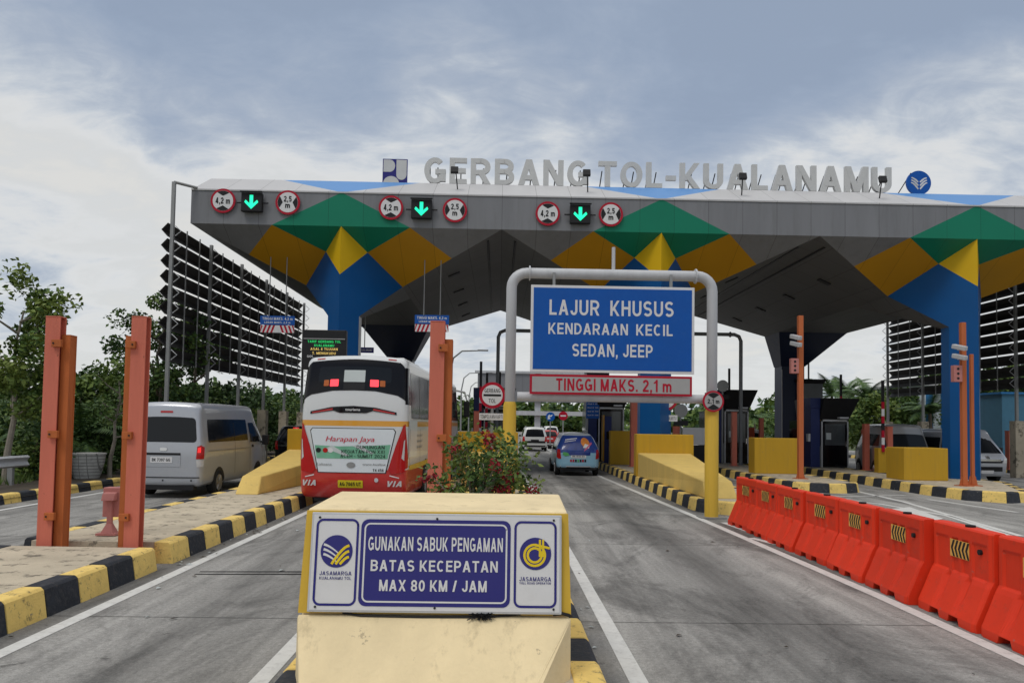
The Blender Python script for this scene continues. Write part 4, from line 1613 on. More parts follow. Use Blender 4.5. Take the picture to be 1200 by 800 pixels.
# ------------------------------------------------------------------ VEHICLES
class Veh:
    def __init__(s, root, W, L_, H, z0, r, D):
        s.root, s.W, s.L, s.H, s.z0, s.r, s.D = root, W, L_, H, z0, r, D
        s.lo, s.hi = Vector((-W / 2, 0, z0)), Vector((W / 2, L_, H))

    def rm(s, p, eps=0.0):
        p = Vector(p)
        q = Vector([min(max(p[i], s.lo[i] + s.r), s.hi[i] - s.r) for i in range(3)])
        d = p - q
        if d.length > 1e-6:
            p = q + d.normalized() * (s.r + eps)
        return Vector(s.D(p.x, p.y, p.z))

    def body(s, mat, n=(10, 26, 14)):
        r = s.r
        ax = []
        for i in range(3):
            a, b = s.lo[i], s.hi[i]
            e = [0, .35 * r, .7 * r, r]
            mid = [a + r + (b - a - 2 * r) * k / n[i] for k in range(1, n[i])]
            ax.append([a + q for q in e] + mid + [b - q for q in reversed(e)])
        bm = bmesh.new()
        key = {}

        def v(i, j, k):
            t_ = (i, j, k)
            if t_ not in key:
                key[t_] = bm.verts.new(s.rm((ax[0][i], ax[1][j], ax[2][k])))
            return key[t_]
        nx, ny, nz = len(ax[0]) - 1, len(ax[1]) - 1, len(ax[2]) - 1
        for i in range(nx):
            for j in range(ny):
                for k in (0, nz):
                    bm.faces.new([v(i, j, k), v(i + 1, j, k), v(i + 1, j + 1, k), v(i, j + 1, k)])
        for i in range(nx):
            for k in range(nz):
                for j in (0, ny):
                    bm.faces.new([v(i, j, k), v(i + 1, j, k), v(i + 1, j, k + 1), v(i, j, k + 1)])
        for j in range(ny):
            for k in range(nz):
                for i in (0, nx):
                    bm.faces.new([v(i, j, k), v(i, j + 1, k), v(i, j + 1, k + 1), v(i, j, k + 1)])
        bmesh.ops.recalc_face_normals(bm, faces=bm.faces)
        me = bpy.data.meshes.new('body')
        bm.to_mesh(me)
        bm.free()
        return link_mesh('body', me, mat, s.root, smooth=True)

    def to3(s, face, u, v):
        if face == 'rear':
            return (u, 0, v)
        if face == 'front':
            return (-u, s.L, v)
        if face == 'right':
            return (s.W / 2, u, v)
        if face == 'left':
            return (-s.W / 2, -u, v)
        return (u, v, s.H)

    def patch(s, face, poly, mat, name, eps=.006, parent=None, cuts=2, smooth=True):
        if face == 'left':
            poly = [(-u, v) for u, v in poly][::-1]
        bm = bmesh.new()
        f = bm.faces.new([bm.verts.new((u, v, 0)) for u, v in poly])
        bmesh.ops.triangulate(bm, faces=bm.faces[:])
        for _ in range(cuts):
            bmesh.ops.subdivide_edges(bm, edges=bm.edges[:], cuts=1, use_grid_fill=True)
            bmesh.ops.triangulate(bm, faces=[f for f in bm.faces if len(f.verts) > 3])
        for v in bm.verts:
            v.co = s.rm(s.to3(face, v.co.x, v.co.y), eps)
        if face == 'top':
            bmesh.ops.recalc_face_normals(bm, faces=bm.faces)
        me = bpy.data.meshes.new(name)
        bm.to_mesh(me)
        bm.free()
        return link_mesh(name, me, mat, parent or s.root, smooth=smooth)

    def text(s, face, txt, u, v, w_, h, mat, eps=.012, bold=.02, shear=0, name='lettering', parent=None):
        vs_, fs = text_verts(txt, w_, h, bold, 0, 1.0, shear)
        mb = MB()
        sgn = -1 if face == 'left' else 1
        mb.add([s.rm(s.to3(face, (-u if face == 'left' else u) + p.x, v + p.y), eps + p.z * 2) for p in vs_], fs)
        return mb.build(name, mat, parent or s.root, fix=False)

    def wheels(s, ys, r, w_=.22, track=None, arch=True):
        tr = (track or s.W) / 2
        for y in ys:
            for sx in (-1, 1):
                x = sx * (tr - w_ / 2 + .015)
                ty = MB()
                ty.tube([(x - sx * w_ / 2, y, r), (x - sx * (w_ / 2 - .03), y, r), (x + sx * (w_ / 2 - .03), y, r), (x + sx * w_ / 2, y, r)], [r * .86, r, r, r * .9], 28)
                wo = ty.build('wheel', 'rubber', s.root, auto=True)
                rm_ = MB().cyl((x + sx * (w_ / 2 + .002), y, r), (1, 0, 0), r * .62, .02, 24)
                for k in range(6):
                    a = 2 * math.pi * k / 6
                    rm_.box((x + sx * (w_ / 2 + .012), y + math.cos(a) * r * .36, r + math.sin(a) * r * .36), (.02, r * .5, r * .13), Matrix.Rotation(a, 3, 'X'))
                rm_.build('rim', 'rim', wo)
                if arch:
                    ang = [(r * 1.2 * math.cos(R(t_)), r * 1.22 * math.sin(R(t_))) for t_ in range(-20, 201, 20)]
                    s.patch('right' if sx > 0 else 'left', [(y + a_, max(s.z0 + .03, r + b_)) for a_, b_ in ang], 'black', 'wheel_arch', .005)


def sm(a, b, x):
    t_ = min(max((x - a) / (b - a), 0), 1)
    return t_ * t_ * (3 - 2 * t_)


def Dvan(W, L_, H, z0, taper=.11, rake=.16, nose=1.25, belt=1.05, bulge=.06, hood=None, plan=.05):
    def D(x, y, z):
        up = sm(belt, H, z)
        fx = 1 - taper * up
        fy = y / L_
        fx *= 1 - plan * max(0, (fy - .8) / .2) ** 2
        x2 = x * fx
        y2 = y
        y2 += rake * max(0, (z - belt) / (H - belt)) ** 1.3 * (1 - fy) ** 2
        y2 += bulge * (x / (W / 2)) ** 2 * (1 - fy) ** 3
        y2 -= nose * max(0, (z - belt * .92) / (H - belt * .92)) * fy ** 5
        y2 -= (bulge * 2) * (x / (W / 2)) ** 2 * fy ** 6
        y2 -= .10 * sm(.75, z0, z) * fy ** 6
        z2 = z - .05 * (x / (W / 2)) ** 2 * up + .02 * math.sin(math.pi * fy) * up
        return (x2, y2, z2)
    return D


def rr4(x0, x1, z0, z1, r=.06, top=0.0):
    """rounded rectangle patch outline; top = how much each upper corner moves in"""
    pts = rrect(x1 - x0, z1 - z0, r, (x0 + x1) / 2, (z0 + z1) / 2, 3)
    cx_ = (x0 + x1) / 2
    return [(cx_ + (u - cx_) * (1 - top * (v - z0) / (z1 - z0)), v) for u, v in pts]


# --- silver high-roof van on the left
vt = thing('passenger_van', 'silver high roof passenger van seen from behind in the left lane', 'van', (-8.42, 18.9, 0), R(-.6))
V = Veh(vt, 1.90, 5.38, 2.44, .30, .15, Dvan(1.90, 5.38, 2.44, .30, .13, .13, 1.55, 1.1))
V.body('silver')
V.patch('rear', rr4(-.81, .81, 1.42, 2.06, .09), 'glass', 'rear_window')
V.patch('rear', rr4(-.18, .18, 2.16, 2.21, .02), 'lens_red', 'stop_lamp', .012)
V.patch('rear', rr4(-.55, .42, .80, 1.14, .03), 'silver', 'plate_recess', .010)
V.patch('rear', [(-.55, 1.09), (.42, 1.09), (.42, 1.15), (-.55, 1.15)], 'black', 'handle_strip', .014)
V.patch('rear', rr4(-.33, .22, .90, 1.05, .01), 'sign_white', 'licence_plate', .016)
V.text('rear', 'BK 7397 GG', -.055, .975, .46, .075, 'black', .020)
V.patch('rear', rr4(-.10, .08, 1.20, 1.28, .035), 'chrome', 'badge', .014)
V.patch('rear', [(-.9, .52), (.9, .52), (.9, .545), (-.9, .545)], 'black', 'bumper_gap', .014, cuts=4)
for u in (-.55, 0, .7):
    V.patch('rear', rr4(u - .02, u + .02, .44, .48, .01), 'black', 'parking_sensor', .01)
for sx in (-1, 1):
    f = 'right' if sx > 0 else 'left'
    lp = [(sx * .80, 1.0), (sx * .82, 1.32), (sx * .95, 1.36), (sx * .95, 1.0)]
    V.patch('rear', lp[::sx], 'lens_red', 'tail_light', .012)
    lp = [(sx * .83, 1.16), (sx * .84, 1.28), (sx * .92, 1.30), (sx * .92, 1.16)]
    V.patch('rear', lp[::sx], 'lens_red_lit', 'lit_lamp', .018)
    lp = [(sx * .80, .98), (sx * .95, .98), (sx * .95, .80), (sx * .82, .80)]
    V.patch('rear', lp[::-sx], 'lens_clear', 'reverse_light', .012)
    V.patch(f, [(0, 1.0), (.10, 1.0), (.12, 1.30), (0, 1.34)], 'lens_red', 'tail_light', .012)
    V.patch(f, [(0, .80), (.09, .80), (.10, .98), (0, .98)], 'lens_clear', 'reverse_light', .012)
    V.patch(f, rr4(.38, 3.45, 1.42, 2.04, .06), 'glass', 'side_window')
    V.patch(f, [(3.65, 1.36), (4.95, 1.36), (4.75, 1.60), (4.25, 1.95), (3.65, 1.95)], 'glass', 'door_window')
    for u in (2.3, 3.55, 4.75):
        V.patch(f, [(u, .5), (u + .015, .5), (u + .015, 1.95), (u, 1.95)], 'black', 'door_gap', .010, cuts=3)
    V.patch(f, [(.35, 1.18), (3.5, 1.18), (3.5, 1.205), (.35, 1.205)], 'steel_gray', 'slide_rail', .012, cuts=3)
    V.patch(f, rr4(3.72, 3.9, 1.20, 1.27, .02), 'black', 'door_handle', .014)
    mm = MB().box((sx * 1.08, 4.55, 1.40), (.20, .12, .30)).tube([(sx * .90, 4.5, 1.35), (sx * 1.05, 4.53, 1.32)], .03, 6)
    mm.build('wing_mirror', 'black', vt, bevel=.02)
V.wheels((1.15, 4.3), .34)
MB().bx(-.75, .75, .05, .25, .22, .34).build('undertray', 'black', vt)

# --- the bus
bt = thing('coach_bus', 'white and red coach bus with orange band and a sponsor banner on its rear', 'bus', (-3.27, 16.7, 0), R(-2.6))
BW, BL, BH = 2.42, 11.8, 3.52


def Dbus(x, y, z):
    up = sm(1.9, BH, z)
    fy = y / BL
    x2 = x * (1 - .05 * up)
    y2 = y + .22 * max(0, (z - 2.2) / (BH - 2.2)) ** 1.6 * (1 - fy) ** 4 + .10 * (x / (BW / 2)) ** 2 * (1 - fy) ** 6
    y2 += .10 * sm(.7, .3, z) * (1 - fy) ** 8
    y2 -= .35 * max(0, (z - 1.2) / (BH - 1.2)) ** 1.4 * fy ** 8 + .2 * (x / (BW / 2)) ** 2 * fy ** 8
    z2 = z - .06 * (x / (BW / 2)) ** 2 * up
    return (x2, y2, z2)


B = Veh(bt, BW, BL, BH, .28, .16, Dbus)
B.body('bus_paint', (12, 40, 22))
B.patch('rear', [(-1.21, 2.50), (-1.0, 2.62), (-.5, 2.70), (0, 2.71), (.5, 2.70), (1.0, 2.62), (1.21, 2.50), (1.21, 3.28), (1.06, 3.40), (0, 3.43), (-1.06, 3.40), (-1.21, 3.28)], 'black_gloss', 'rear_window', .008, cuts=3)
B.patch('rear', rr4(-.86, .86, 2.90, 3.26, .05), 'glass', 'window_inset', .012)
for sx in (-1, 1):
    B.patch('rear', rr4(sx * .47 - .10, sx * .47 + .10, 2.80, 2.96, .015), 'led_red', 'lit_lamp', .018)
    B.patch('rear', rr4(sx * .66 - .06, sx * .66 + .06, 2.81, 2.95, .015), 'rust_steel', 'amber_lamp', .018)
    B.patch('rear', rr4(sx * .86 - .10, sx * .86 + .10, 3.45, 3.49, .015), 'lens_red', 'marker_lamp', .012)
B.patch('rear', rr4(-.25, .25, 2.90, 3.17, .01), 'paper', 'paper_notice', .018)
B.patch('rear', [(-.25, 2.72), (.25, 2.72), (.25, 2.89), (-.25, 2.89)], 'black', 'dark_panel', .016)
# stop bar
B.patch('rear', [(-.98, 2.17), (-.45, 2.25), (-.3, 2.20), (.3, 2.20), (.45, 2.25), (.98, 2.17), (.98, 2.23), (.5, 2.33), (0, 2.36), (-.5, 2.33), (-.98, 2.23)], 'black_gloss', 'stop_bar', .012, cuts=3)
for sx in (-1, 1):
    pts = [(sx * .46, 2.265), (sx * .94, 2.185), (sx * .94, 2.215), (sx * .46, 2.305)]
    B.patch('rear', pts[::-sx], 'lens_red', 'stop_lamp', .018)
B.text('rear', 'tourisma', 0, 2.275, .34, .055, 'sign_white', .02)
# rear engine flap with banner
B.patch('rear', [(-.77, .86), (.77, .86), (.97, 1.80), (.92, 1.86), (-.92, 1.86), (-.97, 1.80)], 'black', 'flap_gap', .008, cuts=3)
B.patch('rear', [(-.75, .875), (.75, .875), (.95, 1.79), (.91, 1.845), (-.91, 1.845), (-.95, 1.79)], 'bus_panel', 'engine_flap', .012, cuts=3)
B.patch('rear', [(-.80, 1.18), (.80, 1.18), (.86, 1.50), (.35, 1.47), (-.30, 1.45), (-.85, 1.47)], 'banner_green', 'banner', .018, cuts=3)
B.patch('rear', [(-.45, 1.47), (-.05, 1.25), (-.15, 1.24), (-.6, 1.40)], 'paper', 'banner_swoosh', .022)
B.patch('rear', [(.15, 1.50), (.5, 1.30), (.42, 1.29), (.02, 1.46)], 'paper', 'banner_swoosh', .022)
B.text('rear', 'Harapan Jaya', -.05, 1.60, 1.10, .15, 'script_red', .024, .0, .25)
B.text('rear', 'DUKUNGAN', .42, 1.44, .62, .075, 'black', .028, -.01)
B.text('rear', 'KEGIATAN PON XXI', .25, 1.34, .96, .075, 'black', .028, -.01)
B.text('rear', 'ACEH - SUMUT 2024', .25, 1.24, 1.0, .075, 'black', .028, -.01)
for u, m_ in ((-.76, 'black'), (-.60, 'lens_red'), (-.48, 'sign_white')):
    B.patch('rear', [(u + .06 * math.cos(R(a)), 1.36 + .055 * math.sin(R(a))) for a in range(0, 360, 30)], m_, 'round_emblem', .024, cuts=1)
B.text('rear', 'Laksana', -.62, 1.05, .34, .06, 'steel_gray', .024, 0, .2)
B.text('rear', 'www.busline', .50, 1.06, .52, .04, 'steel_gray', .024, .02)
B.patch('rear', [(-.01 + .10 * math.cos(R(a)), 1.04 + .065 * math.sin(R(a))) for a in range(0, 360, 30)], 'steel_gray', 'maker_badge', .024, cuts=1)
B.text('rear', 'T4 456', .60, .93, .24, .06, 'black', .024, .02)
B.patch('rear', rr4(-.30, .26, .53, .70, .015), 'plate_yellow', 'licence_plate', .014)
B.text('rear', 'AG 7065 UT', -.02, .615, .48, .085, 'black', .02, .02)
B.patch('rear', [(.56 + .045 * math.cos(R(a)), .71 + .05 * math.sin(R(a))) for a in range(0, 360, 30)], 'steel_light', 'filler_cap', .014, cuts=1)
for sx in (-1, 1):
    B.text('rear', 'VIA', sx * .96, .63, .30, .13, 'sign_white', .02, .03, .25)
    pts = [(sx * .85, .80), (sx * 1.06, .75), (sx * 1.06, .77), (sx * .85, .825)]
    B.patch('rear', pts[::-sx], 'sign_white', 'trim_stroke', .016)
    pts = [(sx * .81, .94), (sx * .90, .84), (sx * 1.21, .90), (sx * 1.21, 1.97), (sx * 1.13, 1.93), (sx * .98, 1.50)]
    B.patch('rear', pts[::sx], 'lens_red', 'tail_light', .018, cuts=3)
    pts = [(sx * 1.10, 1.20), (sx * 1.17, 1.14), (sx * 1.19, 1.62), (sx * 1.15, 1.58)]
    B.patch('rear', pts[::sx], 'lens_clear', 'reverse_light', .024)
    f = 'right' if sx > 0 else 'left'
    B.patch(f, [(0, .95), (.22, 1.0), (.10, 1.45), (0, 1.95)], 'lens_red', 'tail_light', .012)
    B.patch(f, [(0, 2.42), (.55, 2.42), (.40, 3.30), (0, 3.30)], 'black_gloss', 'corner_glass', .009)
    B.patch(f, [(.65, 2.10), (11.6, 2.10), (11.4, 3.22), (.55, 3.22)], 'black_gloss', 'window_band', .008, cuts=4)
    for k in range(6):
        u = 1.9 + 1.55 * k
        B.patch(f, [(u, 2.12), (u + .05, 2.12), (u + .05, 3.2), (u, 3.2)], 'steel_gray', 'window_pillar', .012, cuts=2)
    B.patch(f, [(.25, 1.2), (1.5, 1.2), (1.5, 2.05), (.25, 2.05)], 'bus_panel', 'side_hatch', .009)
    for k in range(7):
        u = .4 + 1.6 * k
        B.patch(f, [(u, .95), (u + .02, .95), (u + .02, 1.85), (u, 1.85)], 'black', 'hatch_gap', .012)
    B.patch(f, [(.0, .90), (11.7, .93), (11.7, 1.02), (4, 1.04), (.0, 1.02)], 'amber_paint', 'orange_swoosh', .010, cuts=3)
    for r_ in range(3):
        B.text(f, 'kelas eksekutif', 1.9, 1.70 - .14 * r_, .9, .07, 'steel_gray', .014)
B.wheels((3.1, 9.2), .48, .28)
ac = MB()
ac.bx(-.7, .7, 2.6, 5.2, BH - .03, BH + .16)
ac.build('roof_unit', 'white', bt, bevel=.06)
for k, y in enumerate((1.5, 7.6)):
    MB().bx(-.5, .5, y, y + .7, BH - .03, BH + .07).build('roof_hatch', 'white', bt, bevel=.03)
for sx in (-1, 1):
    MB().tube([(sx * 1.05, BL - .5, 3.25), (sx * 1.40, BL + .15, 3.2), (sx * 1.48, BL + .25, 2.9)], .035, 8).build('mirror_arm', 'white', bt)
    MB().box((sx * 1.48, BL + .25, 2.55), (.22, .16, .62)).build('mirror', 'black', bt, bevel=.04)
MB().bx(-.9, .9, .25, .7, .20, .32).build('undertray', 'black', bt)

# --- blue wrapped car
ct = thing('wrapped_car', 'small light blue car with navy advert wrap on its hatch passing the booth', 'car', (3.17, 29.3, 0), R(.8))
Dc = Dvan(1.68, 4.1, 1.72, .22, .20, .30, 1.0, .95, .09)


def Dcar(base, hood_y, hood_z, L_, H):
    def D(x, y, z):
        x2, y2, z2 = base(x, y, z)
        k = sm(hood_y, hood_y + .75, y)
        if z2 > .5:
            z2 = .5 + (z2 - .5) * (1 - k * (1 - (hood_z - .5) / (H - .5)))
        return (x2, y2, z2)
    return D


def hatch(t_, W, L_, H, paint, win, lamps=True, z0=.22, rake=.3, hood=1.0, glassm='glass', plate=None, wheel=.31, details=True, rad=.15, taper=.19):
    D = Dcar(Dvan(W, L_, H, z0, taper, rake, .35, .95, .10), L_ - 1.75, hood, L_, H)
    v = Veh(t_, W, L_, H, z0, rad, D)
    v.body(paint, (10, 26, 12))
    v.patch('rear', rr4(-W * .40, W * .40, H * .60, H * .91, .06, .02), win, 'rear_window', cuts=3)
    v.patch('rear', rr4(-.30, .30, H * .42, H * .485, .01), plate or 'sign_white', 'licence_plate', .014)
    v.patch('rear', [(-W * .45, z0 + .03), (W * .45, z0 + .03), (W * .43, z0 + .15), (-W * .43, z0 + .15)], 'black', 'bumper_lip', .008)
    for sx in (-1, 1):
        if lamps:
            pts = [(sx * W * .40, H * .40), (sx * W * .5, H * .40), (sx * W * .5, H * .62), (sx * W * .43, H * .62)]
            v.patch('rear', pts[::sx], 'lens_red', 'tail_light', .014)
        f = 'right' if sx > 0 else 'left'
        if lamps:
            v.patch(f, [(0, H * .40), (.16, H * .44), (.10, H * .62), (0, H * .62)], 'lens_red', 'tail_light', .012)
        v.patch(f, [(.55, H * .60), (L_ - 1.55, H * .60), (L_ - 2.0, H * .90), (.75, H * .90)], glassm, 'side_window', cuts=3)
        v.patch(f, [(L_ * .45, H * .6), (L_ * .45 + .07, H * .6), (L_ * .45 + .07, H * .91), (L_ * .45, H * .91)], 'black', 'door_pillar', .010)
        MB().box((sx * (W / 2 + .10), L_ - 1.65, H * .62), (.18, .12, .14)).build('wing_mirror', 'black', t_, bevel=.03)
    v.wheels((.75, L_ - .8), wheel, .19)
    return v


v = hatch(ct, 1.70, 4.0, 1.70, 'wrap_paint', 'wrap_navy', rake=.46, rad=.24, taper=.25)
v.patch('rear', [(-.76, .82), (.76, .82), (.74, 1.02), (-.74, 1.02)], 'wrap_navy', 'hatch_panel', .012)
v.patch('rear', [(.32 + .20 * math.cos(R(a)), 1.33 + .19 * math.sin(R(a))) for a in range(0, 360, 20)], 'wrap_orange', 'advert_disc', .016)
v.patch('rear', [(.18, 1.12), (.42, 1.10), (.50, 1.22), (.30, 1.28)], 'sign_white', 'advert_shape', .020)
v.patch('rear', [(.22, .98), (.62, 1.30), (.60, 1.36), (.24, 1.06)], 'wrap_pink', 'advert_swoosh', .022)
v.patch('rear', [(-.62, 1.42), (-.05, 1.47), (-.05, 1.50), (-.62, 1.46)], 'sign_white', 'advert_line', .016)
v.patch('rear', [(-.62, 1.34), (-.10, 1.40), (-.10, 1.42), (-.62, 1.37)], 'sign_white', 'advert_line', .016)
v.patch('rear', [(-.60, .95), (-.42, .92), (-.35, .82), (-.52, .78), (-.62, .85)], 'wrap_green', 'advert_leaf', .018)
for k, m_ in enumerate(('sign_red', 'sign_red', 'black', 'wrap_green', 'black', 'sign_red', 'black')):
    v.patch('rear', rr4(-.33 + .094 * k, -.26 + .094 * k, .56, .66, .01), m_, 'coloured_tile', .016, cuts=1)
v.patch('rear', [(-.74, .36), (.74, .36), (.74, .40), (-.74, .40)], 'sign_white', 'bumper_strip', .012)
v.text('rear', 'BK 1512 AO', 0, .785, .48, .06, 'black', .02)

# --- white SUV beyond
st_ = thing('suv', 'white sport utility car driving away beyond the booths', 'car', (2.75, 56, 0), R(.3))
v = hatch(st_, 1.84, 4.8, 1.82, 'car_white', 'glass', wheel=.38, z0=.3, rake=.22, plate='black')
v.patch('rear', [(-.8, .62), (.8, .62), (.8, .78), (-.8, .78)], 'black', 'bumper_insert', .014)
MB().tube([(-.62, .8, 1.84), (-.62, 2.8, 1.86)], .03, 6).tube([(.62, .8, 1.84), (.62, 2.8, 1.86)], .03, 6).build('roof_rail', 'steel_gray', st_)
# --- small white and red cars beyond
rc = thing('hatchback', 'small red hatchback partly hidden behind the white sport utility car', 'car', (5.0, 72, 0), R(2))
hatch(rc, 1.68, 3.9, 1.5, 'car_red', 'glass')
wc = thing('pickup', 'far white car ahead of the red hatchback', 'car', (6.6, 92, 0), R(2))
hatch(wc, 1.8, 4.5, 1.85, 'car_white', 'glass')
# --- black MPV ahead of the silver van
kc = thing('minivan', 'black minivan ahead of the silver van in the left lane', 'car', (-9.15, 33.5, 0), 0)
v = hatch(kc, 1.80, 4.5, 1.78, 'car_black', 'glass')
v.patch('rear', rr4(-.16, .16, 1.66, 1.71, .01), 'lens_red_lit', 'stop_lamp', .014)
v.patch('rear', [(-.80, .86), (.80, .86), (.80, .93), (-.80, .93)], 'chrome', 'chrome_strip', .016)
v.text('rear', 'BK 1280 ZT', 0, .80, .48, .07, 'black', .02)
# --- white car behind the left rear column
oc = thing('sedan', 'white car half hidden behind the yellow wall and dark rear column', 'car', (12.9, 38.0, 0), R(-1))
hatch(oc, 1.8, 4.5, 1.95, 'car_white', 'glass')

# --- black-roofed van behind the yellow wall on the right
dt = thing('dark_van', 'dark grey high roof van standing behind the yellow wall left of the blue column', 'van', (16.60, 30.0, 0), R(-9))
V = Veh(dt, 1.90, 3.7, 2.26, .3, .16, Dvan(1.90, 3.7, 2.26, .3, .20, .30, 1.0, 1.1))
V.body('car_gray')
V.patch('rear', rr4(-.84, .84, 1.30, 1.86, .08), 'glass', 'rear_window')
V.patch('left', [(.3, 1.35), (3.3, 1.35), (2.8, 1.85), (.4, 1.85)], 'glass', 'side_window', cuts=3)
V.patch('right', [(.3, 1.35), (3.3, 1.35), (2.8, 1.85), (.4, 1.85)], 'glass', 'side_window', cuts=3)
V.patch('rear', rr4(-.25, .25, .85, .98, .01), 'sign_white', 'licence_plate', .012)
for sx in (-1, 1):
    pts = [(sx * .80, .85), (sx * .95, .85), (sx * .95, 1.25), (sx * .82, 1.25)]
    V.patch('rear', pts[::sx], 'lens_red', 'tail_light', .012)
V.wheels((.8, 2.9), .34)

# --- silver van facing the camera on the far right
ft = thing('oncoming_van', 'silver van facing the camera at the right edge beyond the blue column', 'van', (18.85, 32.7, 0), R(180))
V = Veh(ft, 1.78, 4.4, 2.10, .28, .14, Dvan(1.78, 4.4, 2.10, .28, .15, .12, 1.2, 1.05))
V.body('silver')
V.patch('front', [(-.76, 1.18), (.76, 1.18), (.74, 1.85), (-.74, 1.85)], 'glass', 'windscreen', .03, cuts=4)
V.patch('front', [(-.60, .80), (.60, .80), (.64, .90), (-.64, .90)], 'black', 'grille', .012)
V.patch('front', [(-.55, .87), (.55, .87), (.55, .955), (-.55, .955)], 'chrome', 'chrome_strip', .014)
V.patch('front', [(-.66, .48), (.66, .48), (.62, .66), (-.62, .66)], 'black', 'lower_intake', .012)
V.patch('front', rr4(-.26, .26, .40, .52, .01), 'sign_white', 'licence_plate', .018)
V.patch('front', rr4(-.08, .08, .97, 1.07, .035), 'chrome', 'badge', .016)
for sx in (-1, 1):
    pts = [(sx * .64, .80), (sx * .87, .80), (sx * .87, 1.02), (sx * .70, .98)]
    V.patch('front', pts[::sx], 'lens_clear', 'headlight', .014)
    f = 'right' if sx > 0 else 'left'
    V.patch(f, [(.4, 1.25), (2.7, 1.25), (2.7, 1.78), (.4, 1.78)], 'glass', 'side_window', cuts=3)
    V.patch(f, [(2.85, 1.25), (3.9, 1.25), (3.4, 1.78), (2.85, 1.78)], 'glass', 'door_window', cuts=2)
    MB().box((sx * 1.0, 3.6, 1.25), (.18, .12, .28)).build('wing_mirror', 'black', ft, bevel=.03)
V.wheels((.85, 3.5), .34)


# ------------------------------------------------------------------ BOOTHS
def booth(loc, w_, d, lab, sign=None, door=True, tall=2.6):
    t_ = thing('toll_booth', lab, 'toll booth', loc, 0, 'toll booths on the islands')
    x0, x1 = -w_ / 2, w_ / 2
    MB().bx(x0 + .02, x1 - .02, .02, d, 0, .95).build('lower_wall', 'booth_gray', t_, bevel=.02)
    MB().bx(x0, x0 + .42, -.04, d * .35, 0, tall).build('corner_pillar', 'booth_blue', t_, bevel=.02)
    gl_ = MB().bx(x0 + .06, x1 - .06, .06, d - .04, .95, tall - .55)
    gl_.build('glazing', 'glass', t_)
    fr_ = MB()
    for x in (x0 + .5, x1 - .08):
        fr_.bx(x, x + .06, .0, .06, 0, tall - .5)
    fr_.bx(x0 + .5, x1 - .02, .0, .06, tall - .58, tall - .5)
    fr_.build('door_frame', 'steel_light', t_)
    MB().bx(x0 + .56, x1 - .08, .012, .055, .02, tall - .58).build('door', 'black_gloss', t_)
    MB().bx(x0 + .66, x1 - .18, .004, .0105, 1.0, tall - .70).build('door_glass', 'booth_glass', t_)
    MB().bx(x0 + .72, x0 + .94, -.002, .0035, 1.25, 1.55).build('notice', 'paper', t_)
    MB().bx(x1 - .16, x1 - .10, -.03, .008, .95, 1.2).build('door_handle', 'chrome', t_)
    MB().bx(x1 - .55, x1 - .15, -.30, -.021, tall - .46, tall - .38).build('lamp_housing', 'steel_light', t_)
    MB().bx(x0 - .10, x0 - .003, -.02, .22, 1.15, 1.5).build('card_slot', 'steel_light', t_, bevel=.01)
    MB().hexa([(x0 + .43, -.02, tall - .5), (x1, -.02, tall - .5), (x1, d, tall - .5), (x0 + .43, d, tall - .5)],
              [(x0 + .43, -.42, tall + .45), (x1 + .30, -.42, tall + .45), (x1 + .30, d + .3, tall + .45), (x0 + .43, d + .3, tall + .45)]).build('flared_roof', 'black', t_, bevel=.02)
    MB().bx(x0 - .02, x0 + .43, -.06, d * .3, tall + .002, tall + .46).build('pillar_head', 'booth_blue', t_)
    if sign:
        p_ = Plane((x0 + .21, -.062, tall - .55))
        p_.slab('price_list', 'sign_blue', rect(.62, 1.0), -.02, 0, t_)
        for k in range(5):
            p_.text(sign[k], -.10, .38 - .18 * k, .004, .30, .06, 'sign_white', t_, .02)
            p_.text('%d' % (rnd.randint(12, 48) * 500), .19, .38 - .18 * k, .004, .16, .06, 'sign_white', t_, .02)
    return t_


booth((5.15, 35.5, .29), 1.75, 3, 'dark toll booth with a blue price list beside the wrapped car', ('Golongan', 'Gol I', 'Gol II', 'Gol III', 'Gol IV'), tall=3.1)
booth((-.35, 36.0, .29), 1.75, 3, 'dark blue toll booth behind the round gate sign left of the gantry leg', tall=3.0)
booth((11.35, 36.0, .29), 1.7, 3, 'dark toll booth with flared roof between the yellow leg sleeve and the yellow wall', tall=3.1)
booth((14.9, 33.2, .29), 1.75, 2.6, 'toll booth with blue corner pillar and flared black roof left of the dark van', tall=2.65)
booth((-5.6, 36.0, .29), 1.75, 3, 'toll booth on the left island hidden mostly behind the coach bus', tall=3.0)

# gate pavilion with a yellow triangle behind the right poles
gp = thing('gate_kiosk', 'narrow grey kiosk with a yellow triangle panel behind the camera pole', 'kiosk', (17.85, 42.2, 0))
MB().bx(-.70, .70, 0, 2.4, 0, 4.6).build('wall', 'booth_gray', gp)
MB().poly([(-.1, -.012, 3.4), (.62, -.012, 2.3), (.62, -.012, 3.4)]).build('yellow_triangle', 'clad_amber', gp)
MB().bx(-.66, .66, -.008, -.003, .3, 3.55).build('light_panel', 'steel_gray', gp)
MB().bx(-.1, .6, -.04, -.011, 1.0, 2.0).build('window', 'glass', gp)
MB().hexa([(-.72, -.05, 4.6), (.72, -.05, 4.6), (.72, 2.4, 4.6), (-.72, 2.4, 4.6)], [(-.8, -.2, 4.85), (.85, -.2, 4.85), (.85, 2.5, 4.85), (-.8, 2.5, 4.85)]).build('roof', 'black', gp)
MB().tube([(.3, 1, 4.8), (.3, 1, 7.0)], .05, 6).build('roof_pole', 'steel_gray', gp)

